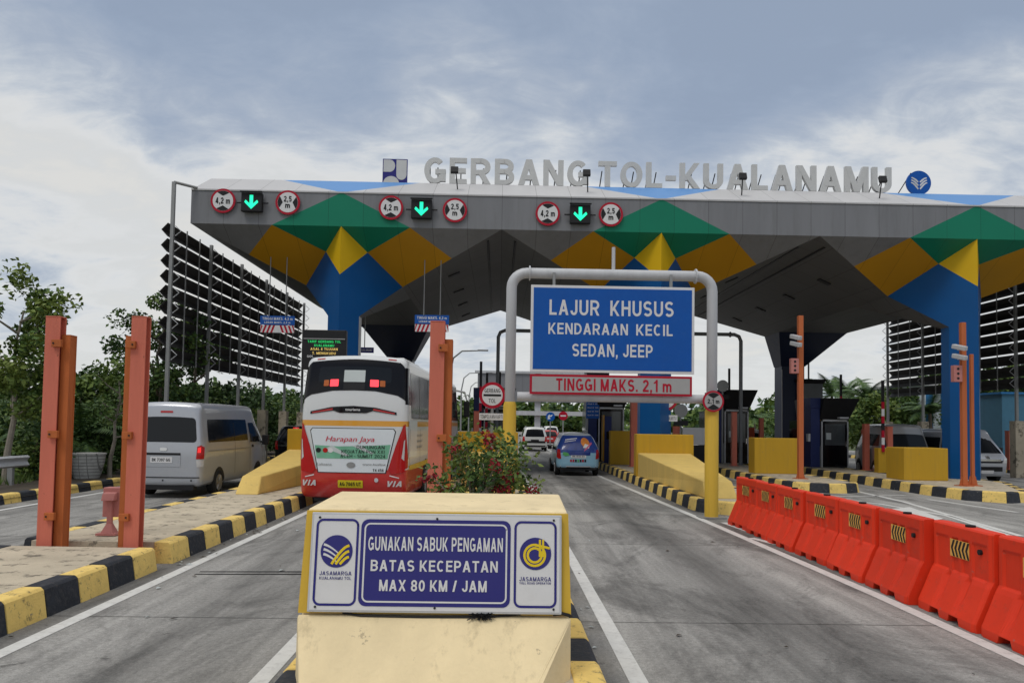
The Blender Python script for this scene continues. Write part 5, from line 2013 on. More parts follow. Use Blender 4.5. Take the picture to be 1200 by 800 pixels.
# card readers, booth bollard posts
def post(loc, h, wd, mat, lab, name='bollard_post', cat='post', group='orange posts beside the booths'):
    t_ = thing(name, lab, cat, loc, 0, group)
    MB().bx(-wd / 2, wd / 2, -wd / 2, wd / 2, 0, h).build('post', mat, t_, bevel=.01)
    MB().bx(-wd / 2 - .06, wd / 2 + .06, -wd / 2 - .06, wd / 2 + .06, 0, .03).build('base_plate', mat, t_)
    MB().bx(-wd / 2 - .015, wd / 2 + .015, -wd / 2 - .015, wd / 2 + .015, h, h + .02).build('cap', mat, t_)


for px, py, Y, top, wd, lab in ((743, 556, 31.6, 470, .34, 'orange post between the small yellow wall and the blue column'),
                                (860, 543, 33.5, 483, .22, 'orange post in front of the booth door right of the yellow leg sleeve'),
                                (1015, 552, 31.5, 497, .22, 'orange post right of the booth with the blue corner pillar'),
                                (1042, 555, 30.2, 500, .22, 'orange post at the left end of the yellow wall before the dark van'),
                                (892, 520, 36.5, 490, .20, 'short orange post above the yellow wall left of the camera pole'),
                                (1184, 560, 34.0, 505, .28, 'orange red post behind the silver oncoming van'),
                                (558, 515, 30.5, 482, .22, 'orange post at the left of the yellow wall behind the bush')):
    q = P(px, py, Y)
    zt = P(px, top, Y).z
    post((q.x, Y, .28), zt - .28, wd, 'orange_steel', lab)
cr_ = thing('card_reader', 'tall yellow edged card reader machine beside the wrapped car', 'machine', (4.95, 33.9, .29))
MB().bx(-.12, .22, 0, .5, 0, 2.15).build('housing', 'booth_blue', cr_, bevel=.02)
MB().bx(-.17, -.122, -.05, .55, .1, 2.2).build('edge_plate', 'clad_amber', cr_)
MB().bx(-.02, .16, -.012, -.002, 1.1, 1.45).build('screen', 'black_gloss', cr_)
for px, py, Y, lab in ((873, 503, 37.5, 'orange red steel cabinet behind the yellow wall left of the dark column'), (1030, 515, 36, 'orange red steel cabinet left of the dark van')):
    q = P(px, py, Y)
    t_ = thing('steel_cabinet', lab, 'cabinet', (q.x, Y, .28))
    MB().bx(-.5, .5, 0, .8, 0, 1.75).build('body', 'container_red', t_, bevel=.02)
    MB().bx(-.4, -.01, -.02, -.002, .15, 1.6).build('door', 'container_red', t_)
    MB().bx(.01, .4, -.02, -.002, .15, 1.6).build('door', 'container_red', t_)

# round signs with small plates
def gate_sign(x, Y, zc, r, lab, plate=True, text=True, zb=.28):
    t_ = thing('gate_sign', lab, 'road sign', (x, Y, zb))
    p_ = Plane((0, -.05, zc - zb))
    MB().tube([(0, 0, 0), (0, 0, zc - zb + r * .8)], .05, 8).build('post', 'steel_gray', t_)
    p_.slab('red_ring', 'sign_red', circ(r), -.02, 0, t_)
    p_.slab('face', 'sign_white', circ(r * .78), 0, .006, t_)
    p_.text('GERBANG', 0, r * .35, .010, r * 1.2, r * .30, 'black', t_, -.01)
    p_.text('TOL', 0, -r * .42, .010, r * .55, r * .30, 'black', t_, -.01)
    p_.slab('bar', 'black', rect(r * 1.35, r * .16), .006, .010, t_)
    if plate:
        p_.slab('plate', 'sign_white', rect(.84, .22, 0, -r - .27), -.02, 0, t_)
        p_.text('TEMPELKAN KARTU', 0, -r - .27, .004, .76, .12, 'black', t_, -.02)


q = P(577, 463, 24.3)
gate_sign(q.x, 24.3, q.z, .43, 'round red ringed GERBANG TOL sign left of the gantry leg with a white plate below')
q = P(780, 467, 26.6)
gate_sign(q.x, 26.6, q.z, .43, 'round GERBANG TOL sign half hidden behind the lower gantry bar, above the yellow wall')
for px, py, Y, lab in ((798, 481, 31, 'grey back of a round sign on a post right of the white card plate'), (847, 452, 35, 'dark back of a round sign beside the yellow leg sleeve')):
    q = P(px, py, Y)
    t_ = thing('round_sign', lab, 'road sign', (q.x, Y, .28))
    MB().tube([(0, .05, 0), (0, .05, q.z - .28)], .04, 8).build('post', 'steel_gray', t_)
    MB().cyl((0, 0, q.z - .28), (0, 1, 0), .28, .03, 28).build('disc', 'steel_gray', t_)
    MB().bx(-.3, .3, -.03, -.016, q.z - .28 - .62, q.z - .28 - .42).build('plate', 'black', t_)
# notice board behind
q = P(810, 493, 34)
t_ = thing('notice_board', 'orange and white notice boards behind the yellow wall near the grey disc sign', 'notice board', (q.x, 34, .28))
MB().bx(-.9, .75, 0, .06, 0, .9).build('base_panel', 'black', t_)
MB().bx(-.85, -.45, -.02, .04, .92, 1.75).build('orange_board', 'orange_steel', t_)
MB().bx(-.40, .70, -.02, .04, .92, 1.70).build('white_board', 'sign_white', t_)

# ------------------------------------------------------------------ boom barriers (arms raised)
bars0 = None
for px, top, Y, lab in ((564, 424, 31.5, 'raised boom barrier, tallest of the two black arms left of the round gate sign'),
                        (571, 437, 34.0, 'raised boom barrier just right of the tallest arm above the round gate sign'),
                        (586, 436, 39.5, 'raised boom barrier thin arm right above the round gate sign'),
                        (853, 432, 38.0, 'raised boom barrier behind the dark booth right of the yellow leg sleeve'),
                        (983, 439, 37.2, 'raised boom barrier arm above the booth with the blue corner pillar'),
                        (1031, 446, 29.8, 'raised boom barrier with red and white stripes left of the dark van')):
    q = P(px, top, Y)
    t_ = thing('boom_barrier', lab, 'boom barrier', (q.x, Y, .28), 0, 'raised boom barriers between the booths')
    z1 = q.z - .28
    MB().bx(-.16, .16, -.18, .18, 0, 1.0).build('cabinet', 'block_yellow', t_, bevel=.02)
    arm = MB()
    n = 10
    for k in range(n):
        a, b_ = .85 + (z1 - .85) * k / n, .85 + (z1 - .85) * (k + 1) / n
        arm.bx(-.055, .055, -.25, -.20, a, b_, (2 if k > 6 else (0 if k % 2 else 1)) if k != 3 else 2)
    arm.build('arm', ['sign_white', 'sign_red', 'black'], t_)

# ------------------------------------------------------------------ dark pipe frame over two lanes
pf = thing('pipe_frame', 'thin dark pipe height frame spanning two lanes behind the blue sign', 'height frame', (-.08, 34.2, .28))
x2 = P(868, 500, 34.2).x + .08
zt = P(583, 387, 34.2).z - .28
MB().tube([(0, 0, 0), (0, 0, zt - .3), (.09, 0, zt - .09), (.3, 0, zt), (x2 - .3, 0, zt), (x2 - .09, 0, zt - .09), (x2, 0, zt - .3), (x2, 0, 0)], .085, 10).build('pipe', 'booth_gray', pf, auto=True)
for x in (.5, x2 - .5):
    MB().cyl((x, 0, zt), (1, 0, 0), .13, .05, 12).build('flange', 'booth_gray', pf)

# ------------------------------------------------------------------ CCTV poles
def cctv(loc, h, lab, cams, wd=.16, box=None):
    t_ = thing('camera_pole', lab, 'camera pole', loc, 0, 'orange camera poles on the right islands')
    p_ = MB().bx(-wd / 2, wd / 2, -wd / 2, wd / 2, .02, h)
    p_.build('pole', 'pole_orange', t_, bevel=.012)
    MB().bx(-.2, .2, -.2, .2, 0, .02).hexa([(-.15, -.02, .02), (.15, -.02, .02), (.15, .02, .02), (-.15, .02, .02)], [(-.085, -.02, .3), (.085, -.02, .3), (.085, .02, .3), (-.085, .02, .3)]).build('base_plate', 'pole_orange', t_)
    for z, sx in cams:
        c_ = MB().box((sx * .24, -.22, z), (.16, .46, .14), Matrix.Rotation(R(16), 3, 'X') @ Matrix.Rotation(R(-18 * sx), 3, 'Z'))
        c_.build('camera', 'steel_light', t_, bevel=.02)
        MB().tube([(0, 0, z - .02), (sx * .2, -.05, z - .06)], .02, 6).build('camera_arm', 'steel_light', t_)
    if box:
        MB().bx(-.36, -.09, -.12, .06, box - .26, box + .26).build('control_box', 'pink_box', t_, bevel=.012)
        for k in range(3):
            MB().cyl((-.23, -.125, box - .15 + .15 * k), (0, 1, 0), .04, .012, 10).build('lamp', 'black', t_)
    return t_


Y = 25.5
q = P(938, 559, Y)
z = lambda y, px=938, Y=25.5: P(px, y, Y).z - .29
cctv((q.x, Y, .29), z(370), 'tall single orange pole with cameras and pink box in front of the yellow wall', ((z(404), -1), (z(396), -1)), .17, z(429))
Y = 23.2
q = P(1130, 572, Y)
z4 = lambda y: P(1130, y, 23.2).z - .29
cctv((q.x, Y, .29), z4(378), 'tall orange camera pole standing against the blue column', ((z4(419), -1), (z4(408), -1)), .15, z4(438))
q = P(1140, 574, 23.4)
cctv((q.x, 23.4, .29), P(1140, 415, 23.4).z - .29, 'shorter thin orange pole just right of the tall one at the blue column', (), .10)

# ------------------------------------------------------------------ hanging lane boards, LED board
for px, py, lab in ((325, 380, 'small blue chevron board hanging over the left van lane'), (506, 379, 'small blue chevron board hanging over the bus lane behind the orange post')):
    Y = 27.3
    q = P(px, py, Y)
    t_ = thing('hanging_board', lab, 'hanging sign', (q.x, Y, q.z), 0, 'small blue chevron boards hanging from the canopy')
    p_ = Plane((0, 0, 0))
    p_.slab('blue_panel', 'sign_blue', rect(1.26, .33, 0, .15), -.03, 0, t_)
    p_.text('TINGGI MAKS. 4,2 m', 0, .21, .004, 1.1, .10, 'sign_white', t_, .02)
    p_.text('LEBAR MAKS. 2,5 m', 0, .07, .004, .95, .07, 'sign_white', t_, .02)
    p_.slab('white_strip', 'sign_white', rect(1.24, .27, 0, -.17), -.03, 0, t_)
    mb = MB()
    for k in range(4):
        for sx in (-1, 1):
            u = sx * (.08 + .15 * k)
            pts = [(u, -.035), (u + sx * .075, -.035), (u + sx * .175, -.305), (u + sx * .10, -.305)]
            if abs(pts[2][0]) > .62:
                pts = [(u, -.035), (u + sx * .06, -.035), (sx * .62, -.22), (sx * .62, -.305), (u + sx * .09, -.305)]
            mb.poly([p_.pt(a_, b_, .004) for a_, b_ in (pts if sx < 0 else pts[::-1])])
    mb.build('red_stripes', 'sign_red', t_, fix=False)
    rod = MB()
    for u in (-.30, .30):
        zz = 8.8 - q.z
        rod.tube([(u, -.03, .3), (u, -.03, zz - .55)], .018, 6)
    rod.build('hanger_rods', 'steel_gray', t_)
Y = 23.0
a, b = P(355, 386, Y), P(405, 422, Y)
t_ = thing('led_board', 'black electronic message board with green and amber lettering above the coach bus', 'message board', ((a.x + b.x) / 2, Y, .29))
zc_ = (a.z + b.z) / 2 - .29
W_, H_ = b.x - a.x, a.z - b.z
MB().bx(-W_ / 2, W_ / 2, 0, .22, zc_ - H_ / 2 - .3, zc_ + H_ / 2).build('housing', 'black', t_, bevel=.02)
MB().bx(-.07, .07, .08, .2, 0, zc_ - H_ / 2 - .3).build('post', 'steel_gray', t_)
p_ = Plane((0, -.002, zc_))
p_.slab('sill', 'steel_gray', rect(W_ - .06, .03, 0, H_ * .20), -.001, .02, t_)
for txt, v, wd_, m_ in (('TARIF GERBANG TOL', .10, .92, 'led_green'), ('KUALANAMU', -.02, .55, 'led_green'), ('ASAL & TUJUAN', -.13, .75, 'led_amber'), ('T. MENGKUDU', -.26, .65, 'led_amber')):
    p_.text(txt, .0, v, .006, wd_ * W_ / 1.2, .075, m_, t_, .02)
p_.text('GOL', -.42, -.36, .006, .2, .07, 'sign_white', t_, .02)
q = P(427, 410, 30)
t_ = thing('hanging_board', 'small dark blue strip sign above the bus roof beside the blue column', 'hanging sign', (q.x, 30, q.z))
p_ = Plane((0, 0, 0))
p_.slab('panel', 'sign_navy', rect(.75, .22), -.04, 0, t_)
p_.text('TOL KUALANAMU', 0, 0, .004, .62, .09, 'sign_white', t_, .02)
MB().tube([(0, -.0 + .02, .11), (0, .02, 7.2 - q.z)], .02, 6).build('hanger_rod', 'steel_gray', t_)

# ------------------------------------------------------------------ far gantry boards, lamps, road signs
Y = 78
a, b = P(560, 434, Y), P(700, 472, Y)
t_ = thing('overhead_gantry', 'distant grey overhead gantry with large blank boards beyond the booths', 'gantry', (0, Y, 0))
MB().bx(a.x, b.x, 0, .25, b.z, a.z - .25).build('blank_board', 'clad_gray', t_)
MB().bx(a.x - .3, b.x + .3, -.2, .3, a.z - .22, a.z).build('top_beam', 'steel_light', t_)
c1, c2 = P(600, 481, Y).z, P(600, 486, Y).z
MB().bx(a.x - .3, b.x + .3, -.1, .3, c2, c1).build('lower_beam', 'steel_light', t_)
for px in (572, 630):
    x = P(px, 500, Y).x
    MB().bx(x - .3, x + .3, .35, .8, 0, a.z).build('column', 'steel_light', t_)
lamp0 = None
for px, top, Y, lab in ((541, 437, 75, 'far curved street lamp, tallest of those left of the gate sign'), (550, 448, 95, 'far curved street lamp closest to the round gate sign'),
                        (527, 411, 48, 'street lamp arm above the coach bus right of the orange post')):
    q = P(px, top, Y)
    t_ = thing('street_lamp', lab, 'street lamp', (q.x, Y, 0), 0, 'far curved street lamps')
    h = q.z
    MB().tube([(0, 0, 0), (0, 0, h * .75), (.08 * 3, 0, h * .93), (.8, 0, h), (1.9, 0, h + .05)], [.09, .07, .06, .05, .04], 8).build('mast', 'steel_gray', t_)
    MB().bx(1.8, 2.5, -.12, .12, h + .02, h + .12).build('lamp_head', 'steel_light', t_, bevel=.03)
for px, py, m_, lab in ((645, 488, 'sign_blue', 'distant round blue arrow sign above the white sport utility car'), (660, 487, 'sign_red', 'distant round red no entry sign beside the blue arrow sign')):
    Y = 66
    q = P(px, py, Y)
    t_ = thing('round_sign', lab, 'road sign', (q.x, Y, 0))
    MB().tube([(0, .05, 0), (0, .05, q.z)], .05, 8).build('post', 'steel_gray', t_)
    MB().cyl((0, 0, q.z), (0, 1, 0), .40, .04, 28).build('disc', m_, t_)
    p_ = Plane((0, -.021, q.z))
    if m_ == 'sign_red':
        p_.slab('bar', 'sign_white', rect(.5, .12), 0, .006, t_)
    else:
        MB().poly([p_.pt(u, v, .005) for u, v in ((-.22, .08), (-.08, .22), (-.05, .1), (.22, .2), (.1, .0), (-.1, -.02), (.02, -.2), (-.24, -.24))]).build('arrow', 'sign_white', t_)
# guard rail beyond, on the right of the exit road
t_ = thing('guard_rail', 'distant steel guard rail along the right side of the exit road', 'guard rail', (8.2, 60, 0))
MB().bx(-.03, .03, 0, 60, .5, .8).build('rail', 'steel_light', t_)
for k in range(16):
    MB().bx(.04, .14, k * 4, k * 4 + .1, 0, .8).build('post', 'steel_gray', t_)
q = P(383, 300, 400)
t_ = thing('lattice_mast', 'thin far lattice mast on the horizon right of the pipe gantry', 'mast', (P(903, 500, 400).x, 400, 0))
zt = P(903, 474, 400).z
MB().tube([(-.8, 0, 0), (0, 0, zt)], .16, 5).tube([(.8, 0, 0), (0, 0, zt)], .16, 5).tube([(0, 0, zt - 4), (0, 0, zt + 4)], .14, 5).build('lattice', 'steel_gray', t_)

# ------------------------------------------------------------------ left verge: guard rail, planter
t_ = thing('guard_rail', 'grey corrugated steel guard rail along the left verge', 'guard rail', (-13.3, 2, .12))
prof = [(0, .48), (.07, .53), (.0, .62), (.0, .66), (.07, .75), (0, .80)]
vs_, fs = [], []
for y in (0, 19.3):
    vs_ += [(x, y, z_) for x, z_ in prof] + [(x - .012, y, z_) for x, z_ in reversed(prof)]
k = len(prof) * 2
fs = [(j, (j + 1) % k, (j + 1) % k + k, j + k) for j in range(k)] + [tuple(range(k)), tuple(range(2 * k - 1, k - 1, -1))]
MB().add(vs_, fs).build('rail', 'steel_light', t_)
for j in range(8):
    MB().bx(-.17, -.03, .5 + j * 2.6, .6 + j * 2.6, 0, .8).build('post', 'steel_gray', t_)
q = G(93, 561, .12)
t_ = thing('brick_planter', 'small white brick planter on the left verge between the orange posts', 'planter', (q.x, q.y + .4, .12))
mb = MB()
for i, (rx, zz) in enumerate(((.34, 0), (.46, .30), (.50, .72))):
    pass
mb.tube([(0, 0, 0), (0, 0, .25), (0, 0, .5), (0, 0, .74)], [.36, .44, .49, .52], 20)
mb.build('wall', 'stone_white', t_, auto=True)
MB().tube([(0, 0, .74), (0, 0, .78)], [.54, .54], 20).build('rim', 'stone_white', t_)


# ------------------------------------------------------------------ VEGETATION
def leaf_quads(mb, centres, n, rad, size, mats=3, r_=None, flat=.75, long=1.8):
    r_ = r_ or rnd
    for c in centres:
        c = Vector(c)
        mi0 = r_.randrange(mats)
        for _ in range(n):
            while True:
                d = Vector((r_.uniform(-1, 1), r_.uniform(-1, 1), r_.uniform(-1, 1)))
                if d.length <= 1:
                    break
            p = c + Vector((d.x * rad, d.y * rad, d.z * rad * flat))
            s = size * r_.uniform(.6, 1.35)
            ax = Vector((r_.gauss(0, 1), r_.gauss(0, 1), r_.gauss(-.25, .6))).normalized()
            nn_ = ax.cross(Vector((r_.gauss(0, 1), r_.gauss(0, 1), r_.gauss(0, 1)))).normalized()
            a, b_ = ax * s * long / 2, nn_ * s / 2
            mi = mi0 if r_.random() < .7 else r_.randrange(mats)
            nrm = ax.cross(nn_) * s * .12
            mb.add([p - a, p - a * .1 + b_ + nrm, p + a, p - a * .1 - b_ + nrm], [(0, 1, 2, 3)], mi)


def tree(name, label, x, y, h, spread, base=.35, clumps=34, leaf=.16, per=60, lean=(0, 0), mats=('leaf_a', 'leaf_b', 'leaf_c'), bark='bark', trunk=.11, seed=1, crad=.5, group=None, z0=0.0):
    r_ = random.Random(seed)
    t_ = thing(name, label, 'tree', (x, y, z0), 0, group)
    tr = MB()
    top = Vector((lean[0], lean[1], h * .80))
    pts = [Vector((0, 0, -.1))]
    for k in range(1, 6):
        f = k / 5
        pts.append(Vector((top.x * f + r_.uniform(-.12, .12), top.y * f + r_.uniform(-.12, .12), top.z * f)))
    tr.tube(pts, [trunk * (1.15 - .9 * k / 5) for k in range(6)], 8)
    cs = []
    nl = 9
    for k in range(nl):
        f = base + (1 - base) * (k + r_.random() * .6) / nl
        p0 = pts[0].lerp(top, min(f, .98))
        a = k * 2.4 + r_.uniform(-.4, .4)
        ln = spread * (1.05 - .55 * abs(f - .55)) * r_.uniform(.65, 1.1)
        tip = p0 + Vector((math.cos(a) * ln, math.sin(a) * ln, ln * r_.uniform(.25, .8)))
        mid = p0.lerp(tip, .5) + Vector((0, 0, -.08 * ln))
        tr.tube([p0, mid, tip], [trunk * .45, trunk * .28, trunk * .08], 6)
        m_ = max(2, clumps // nl)
        for j in range(m_):
            g = r_.uniform(.45, 1.08)
            q_ = p0.lerp(tip, g) + Vector((r_.gauss(0, .22), r_.gauss(0, .22), r_.gauss(.05, .22))) * spread * .55
            cs.append(q_)
            if r_.random() < .5:
                tr.tube([p0.lerp(tip, g * .8), q_], [trunk * .12, trunk * .05], 5)
    for j in range(4):
        cs.append(Vector((top.x + r_.gauss(0, .3) * spread, top.y + r_.gauss(0, .3) * spread, h * r_.uniform(.84, .97))))
    tr.build('trunk', bark, t_)
    mb = MB()
    for c in cs:
        leaf_quads(mb, [c], int(per * r_.uniform(.5, 1.3)), crad * r_.uniform(.6, 1.25), leaf, len(mats), r_)
    mb.build('crown', list(mats), t_, fix=False)
    return t_


def bush(name, label, x, y, h, rx, ry, n=40, leaf=.14, per=50, mats=('leaf_a', 'leaf_b', 'leaf_c'), seed=1, z0=0.0, cat='bush', group=None, crad=.5):
    r_ = random.Random(seed)
    t_ = thing(name, label, cat, (x, y, z0), 0, group)
    st = MB()
    cs = []
    for k in range(n):
        a = r_.uniform(0, 6.283)
        d = math.sqrt(r_.random())
        zz = h * (.12 + .80 * r_.random() * (1 - .45 * d * d))
        cs.append((math.cos(a) * d * rx, math.sin(a) * d * ry, zz))
    for k in range(7):
        c = cs[k * 3 % len(cs)]
        st.tube([(c[0] * .2, c[1] * .2, -.05), (c[0] * .6, c[1] * .6, c[2] * .6), c], [.035, .022, .008], 5)
    st.build('stems', 'bark', t_)
    mb = MB()
    for c in cs:
        leaf_quads(mb, [c], int(per * r_.uniform(.6, 1.3)), crad * r_.uniform(.7, 1.3), leaf, len(mats), r_)
    mb.build('foliage', list(mats), t_, fix=False)
    return t_


def palm(name, label, x, y, h, fr, n=16, seed=1, droop=1.0, z0=0.0, mats=('leaf_a', 'leaf_c'), trunk=.13, group=None, cat='palm'):
    r_ = random.Random(seed)
    t_ = thing(name, label, cat, (x, y, z0), 0, group)
    MB().tube([(0, 0, -.1), (.08, 0, h * .5), (.02, .05, h)], [trunk * 1.2, trunk, trunk * .8], 8).build('trunk', 'bark', t_)
    for k in range(n):
        mb = MB()
        a = 6.283 * k / n + r_.uniform(-.2, .2)
        el = r_.uniform(.1, 1.25)
        pts = []
        p = Vector((0.02, .05, h))
        d = Vector((math.cos(a) * math.cos(el), math.sin(a) * math.cos(el), math.sin(el)))
        m_ = 12
        for j in range(m_ + 1):
            pts.append(p.copy())
            p = p + d * fr / m_
            d = (d + Vector((0, 0, -.13 * droop))).normalized()
        mb.tube(pts, [.025 * (1 - .8 * j / m_) for j in range(m_ + 1)], 4)
        for j in range(1, m_ + 1):
            d_ = (pts[j] - pts[j - 1]).normalized()
            sd_ = d_.cross(Vector((0, 0, 1))).normalized()
            ll = fr * .28 * math.sin(math.pi * (.12 + .85 * j / m_))
            for half in (0, .5):
                b0 = pts[j - 1].lerp(pts[j], half)
                for s_ in (-1, 1):
                    tip = b0 + (sd_ * s_ + d_ * .55 + Vector((0, 0, -.35))).normalized() * ll
                    wv = d_ * fr * .022
                    mb.add([b0 - wv, b0 + wv, tip], [(0, 1, 2)], r_.randrange(2))
        mb.build('frond', list(mats), t_, fix=False)
    return t_


def atx(px, Y):
    return P(px, 500, Y).x


# left side, individually
tree('leafy_tree', 'sparse leafy tree at the left frame edge with open pale branches', atx(8, 21), 21, 6.2, 1.35, .40, 64, .095, 80, (.25, 0), ('leaf_a', 'leaf_b', 'leaf_d'), 'bark_pale', .09, 11, .42)
tree('leafy_tree', 'dark leafy tree rising behind the second orange post', atx(182, 28), 28, 6.8, 1.45, .40, 56, .10, 100, (.1, 0), ('leaf_a', 'leaf_c', 'leaf_b'), 'bark', .11, 5, .55)
tree('leafy_tree', 'leafy tree with drooping outline between the second orange post and the screen', atx(225, 33), 33, 6.2, 1.7, .3, 50, .12, 90, (0, 0), ('leaf_c', 'leaf_a'), 'bark', .11, 8, .55)
tree('leafy_tree', 'pale stemmed young tree behind the white brick planter', atx(131, 24), 24, 4.0, .8, .45, 26, .09, 60, (.2, 0), ('leaf_a', 'leaf_b'), 'bark_pale', .07, 21, .4)
bush('broad_shrub', 'broad dense dark shrub between the two orange posts on the left', atx(108, 31), 31, 4.6, 2.0, 1.4, 60, .16, 70, seed=3, crad=.62)
bush('broad_shrub', 'low dense shrub at the foot of the left edge tree', atx(25, 23), 23, 2.6, 1.5, 1.0, 44, .085, 110, seed=4)
bush('broad_shrub', 'dark low shrub right behind the white brick planter', atx(100, 25.5), 25.5, 2.3, 1.7, 1.0, 44, .085, 110, mats=('leaf_c', 'leaf_a'), seed=6)
palm('feathery_cycad', 'feathery low palm with dark fronds left of the first orange post', atx(48, 26), 26, 1.5, 2.2, 18, 31, mats=('leaf_c', 'leaf_a'), cat='palm')
palm('feathery_cycad', 'feathery low palm with drooping fronds right of the first orange post', atx(92, 25), 25, 1.2, 2.0, 18, 33, mats=('leaf_c', 'leaf_a'), cat='palm')
for i, (px, Y, h, rx, lab, sd_) in enumerate(((185, 30, 3.6, 2.0, 'dark rounded bush behind the silver van roof', 41), (240, 36, 4.0, 2.2, 'dark bush behind the front posts of the left louvre screen', 42),
                                              (285, 42, 4.3, 2.3, 'tall olive bush below the middle of the left louvre screen', 43), (325, 48, 4.2, 2.4, 'lighter green bush below the far end of the left louvre screen', 44),
                                              (352, 56, 4.2, 2.6, 'small far bush next to the rear left corner of the coach bus', 45))):
    bush('broad_shrub', lab, atx(px, Y), Y, h, rx, 1.5, 60, .125, 120, mats=('leaf_a', 'leaf_b', 'leaf_c') if i % 2 else ('leaf_c', 'leaf_a'), seed=sd_, crad=.7)
# right side
for i, (px, Y, h, rx, lab, sd_) in enumerate(((1030, 52, 4.4, 2.2, 'bright green tree crown left of the right louvre screen', 51), (1072, 54, 5.6, 3.0, 'dark leafy tree behind the lower edge of the right louvre screen', 52),
                                              (1110, 58, 6.5, 3.0, 'dark leafy tree just behind the blue column on the right', 53), (1180, 50, 6.8, 3.2, 'dark leafy tree behind the right louvre screen at the frame edge', 54))):
    tree('leafy_tree', lab, atx(px, Y), Y, h, rx * .8, .15, 70, .17, 110, (0, 0), ('leaf_a', 'leaf_b', 'leaf_d') if i == 0 else ('leaf_c', 'leaf_a', 'leaf_b'), 'bark', .14, sd_, .85)
for i, (px, Y, top, lab, sd_) in enumerate(((975, 60, 452, 'palm showing left of the raised arm above the blue booth', 61), (992, 62, 450, 'palm showing right of the raised arm above the blue booth', 62), (1016, 58, 455, 'palm at the right of the booth roof with flared edge', 63), (884, 95, 483, 'small far palm above the yellow wall left of the dark column', 64), (1090, 50, 470, 'palm in front of the dark trees below the right louvre screen', 65))):
    h = P(px, top, Y).z - .8
    palm('feathery_palm', lab, atx(px, Y), Y, h, 2.6, 16, sd_, 1.0, mats=('leaf_c', 'leaf_a'))

# flowering bush on the centre island
fb = thing('flowering_bush', 'bougainvillea bush with dark red flowers and bent grey stems behind the nose block', 'flowering bush', (-.22, 8.6, .28))
r_ = random.Random(78)
st = MB()
tips = []
for k in range(26):
    a = r_.uniform(0, 6.283)
    ln = r_.uniform(.35, 1.0)
    hh = r_.uniform(.75, 1.62) * (1.06 - .45 * ln ** 2)
    tip = Vector((math.cos(a) * ln * .78, math.sin(a) * ln * .7, hh))
    mid = Vector((tip.x * .45, tip.y * .45, hh * .75))
    st.tube([(r_.uniform(-.12, .12), r_.uniform(-.1, .1), -.05), mid, tip, tip + Vector((math.cos(a) * .10, math.sin(a) * .1, -.06))], [.022, .014, .007, .003], 5)
    tips += [(tip, 1), (mid.lerp(tip, .55), 0), (tip + Vector((r_.gauss(0, .1), r_.gauss(0, .1), r_.gauss(0, .1))), 0), (mid, 0)]
st.tube([(-.05, .05, 0), (-.12, -.1, .5), (.08, -.18, .92), (.20, -.2, 1.12)], [.07, .065, .05, .02], 8)
st.tube([(.1, .1, 0), (.02, -.05, .55), (-.28, -.1, 1.0)], [.05, .04, .015], 7)
st.build('stems', 'bark_pale', fb)
lf, fl_ = MB(), MB()
for t3, _ in tips:
    leaf_quads(lf, [t3], 40, .19, .038, 4, r_)
for t3, isend in tips:
    if r_.random() < (.55 if isend else .16):
        fl_ = MB()
        leaf_quads(fl_, [t3 + Vector((0, -.12, -.02))], 34, .095, .036, 1, r_, long=1.2)
        fl_.build('flower_cluster', 'flower', fb, fix=False)
lf.build('foliage', ['leaf_a', 'leaf_b', 'leaf_c', 'leaf_d'], fb, fix=False)

# right-hand striped building behind the far screen
sb = thing('striped_building', 'low building with vertical blue and pale stripes behind the right louvre screen', 'building', (31.5, 52, 0))
MB().bx(-1.5, 14, 0, 8, 0, 5.2).build('wall', 'building_pale', sb)
for k in range(14):
    x = -1.3 + 1.05 * k
    MB().bx(x, x + .5, -.03, -.003, .2, 5.1).build('blue_stripe', 'building_blue', sb)
MB().bx(-1.7, 14.2, -.2, 8.2, 5.2, 5.4).build('roof', 'clad_light', sb)
MB().bx(-1.45, -.2, -.04, -.031, .5, 1.5).build('window', 'glass', sb)
sb2 = thing('blue_cabin', 'teal blue cabin wall behind the silver oncoming van', 'cabin', (26.4, 38.5, 0))
MB().bx(0, 3.6, 0, 3, 0, 4.0).build('wall', 'building_teal', sb2)
MB().bx(1.7, 1.75, -.03, -.003, 0, 4.0).build('wall_joint', 'black', sb2)
MB().bx(-.1, 3.7, -.1, 3.1, 4.0, 4.1).build('roof', 'building_blue', sb2)

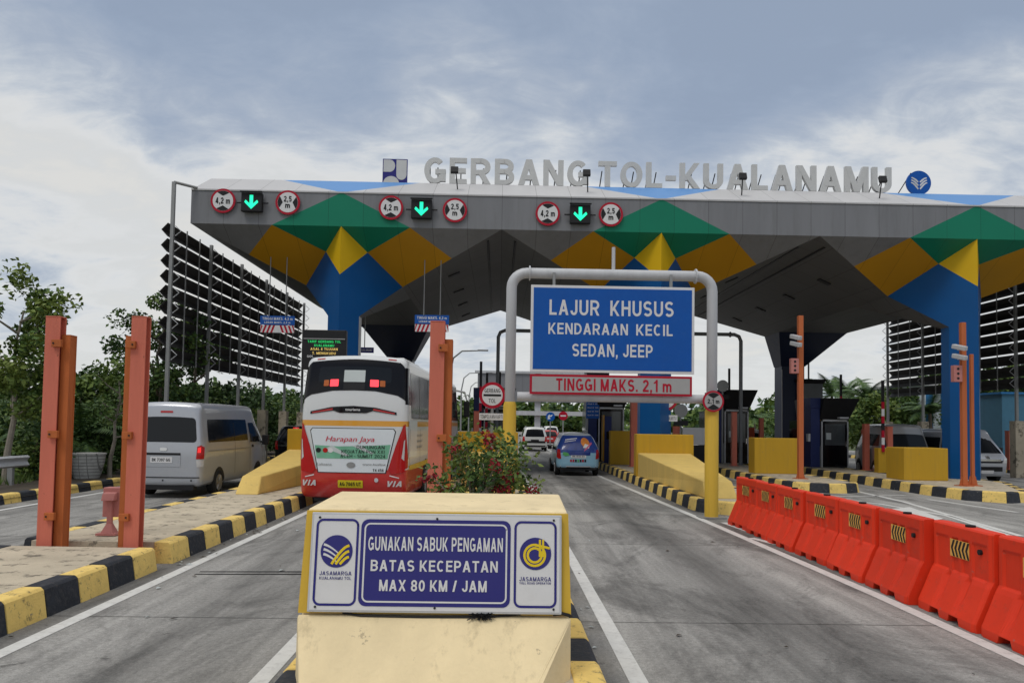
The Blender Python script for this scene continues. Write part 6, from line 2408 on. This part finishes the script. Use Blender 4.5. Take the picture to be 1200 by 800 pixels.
# far woodland all round, reads as one mass
wl = MB()
r_ = random.Random(99)
for k in range(950):
    t_ = r_.random()
    x = -170 + 420 * t_
    y = r_.uniform(150, 190)
    if -14 < x < 24:
        y += 62
    hh = r_.uniform(6.0, 9.0) * (y / 160) ** .6
    leaf_quads(wl, [(x, y, hh * r_.uniform(.08, .85))], 20, 3.0, 1.25, 3, r_, 1.0, 1.5)
for k in range(150):
    x = r_.uniform(-16, 30)
    y = r_.uniform(205, 240)
    leaf_quads(wl, [(x, y, r_.uniform(.5, 7.5))], 24, 3.2, 1.3, 3, r_, 1.0, 1.5)
for k in range(330):
    y = r_.uniform(26, 150)
    x = -r_.uniform(19, 34) - y * .05
    hh = r_.uniform(2.5, 5.2)
    leaf_quads(wl, [(x, y, hh * r_.uniform(.1, .85))], 70, 1.5, .21 + .0022 * y, 3, r_, 1.0, 1.6)
for k in range(160):
    y = r_.uniform(66, 150)
    x = r_.uniform(34, 60) + y * .1
    hh = r_.uniform(4, 8)
    leaf_quads(wl, [(x, y, hh * r_.uniform(.1, .85))], 40, 2.2, .45, 3, r_, 1.0, 1.6)
o = wl.build('woodland', ['leaf_a', 'leaf_b', 'leaf_c'], None, fix=False)
tag(o, 'dark green woodland in the distance along the horizon and left verge', 'woodland', None, 'stuff')
# low grass tufts along the left verge
gr = MB()
for k in range(420):
    x, y = r_.uniform(-15.5, -13.4), r_.uniform(14, 34)
    for j in range(5):
        a = r_.uniform(0, 6.28)
        h_ = r_.uniform(.12, .35)
        gr.add([(x - .02, y, .08), (x + .02, y, .08), (x + math.cos(a) * .12, y + math.sin(a) * .12, .1 + h_)], [(0, 1, 2)], j % 2)
o = gr.build('grass', ['leaf_b', 'leaf_a'], None, fix=False)
tag(o, 'short rough grass behind the left guard rail', 'grass', None, 'stuff')

lt = MB()
r_ = random.Random(5)
for k in range(150):
    if k % 3 == 0:
        x, y = -4.42 + abs(r_.gauss(0, .12)), r_.uniform(4, 25)
    elif k % 3 == 1:
        x, y = r_.choice((-1.62, .92)) + r_.gauss(0, .08), r_.uniform(5, 22)
    else:
        x, y = r_.uniform(-4.3, 4.5), r_.uniform(5, 26)
        if -1.6 < x < .9:
            continue
    a = r_.uniform(0, 6.28)
    l_ = r_.uniform(.02, .06)
    u, v = Vector((math.cos(a), math.sin(a), 0)) * l_, Vector((-math.sin(a), math.cos(a), 0)) * l_ * r_.uniform(.3, .6)
    c = Vector((x, y, .012))
    lt.add([c - u, c + v + Vector((0, 0, .012)), c + u, c - v + Vector((0, 0, .006))], [(0, 1, 2, 3)], r_.randrange(2))
o = lt.build('litter', ['soil', 'paper'], None, fix=False)
tag(o, 'dry leaves and paper scraps scattered on the lanes and by the kerbs', 'litter', None, 'stuff')
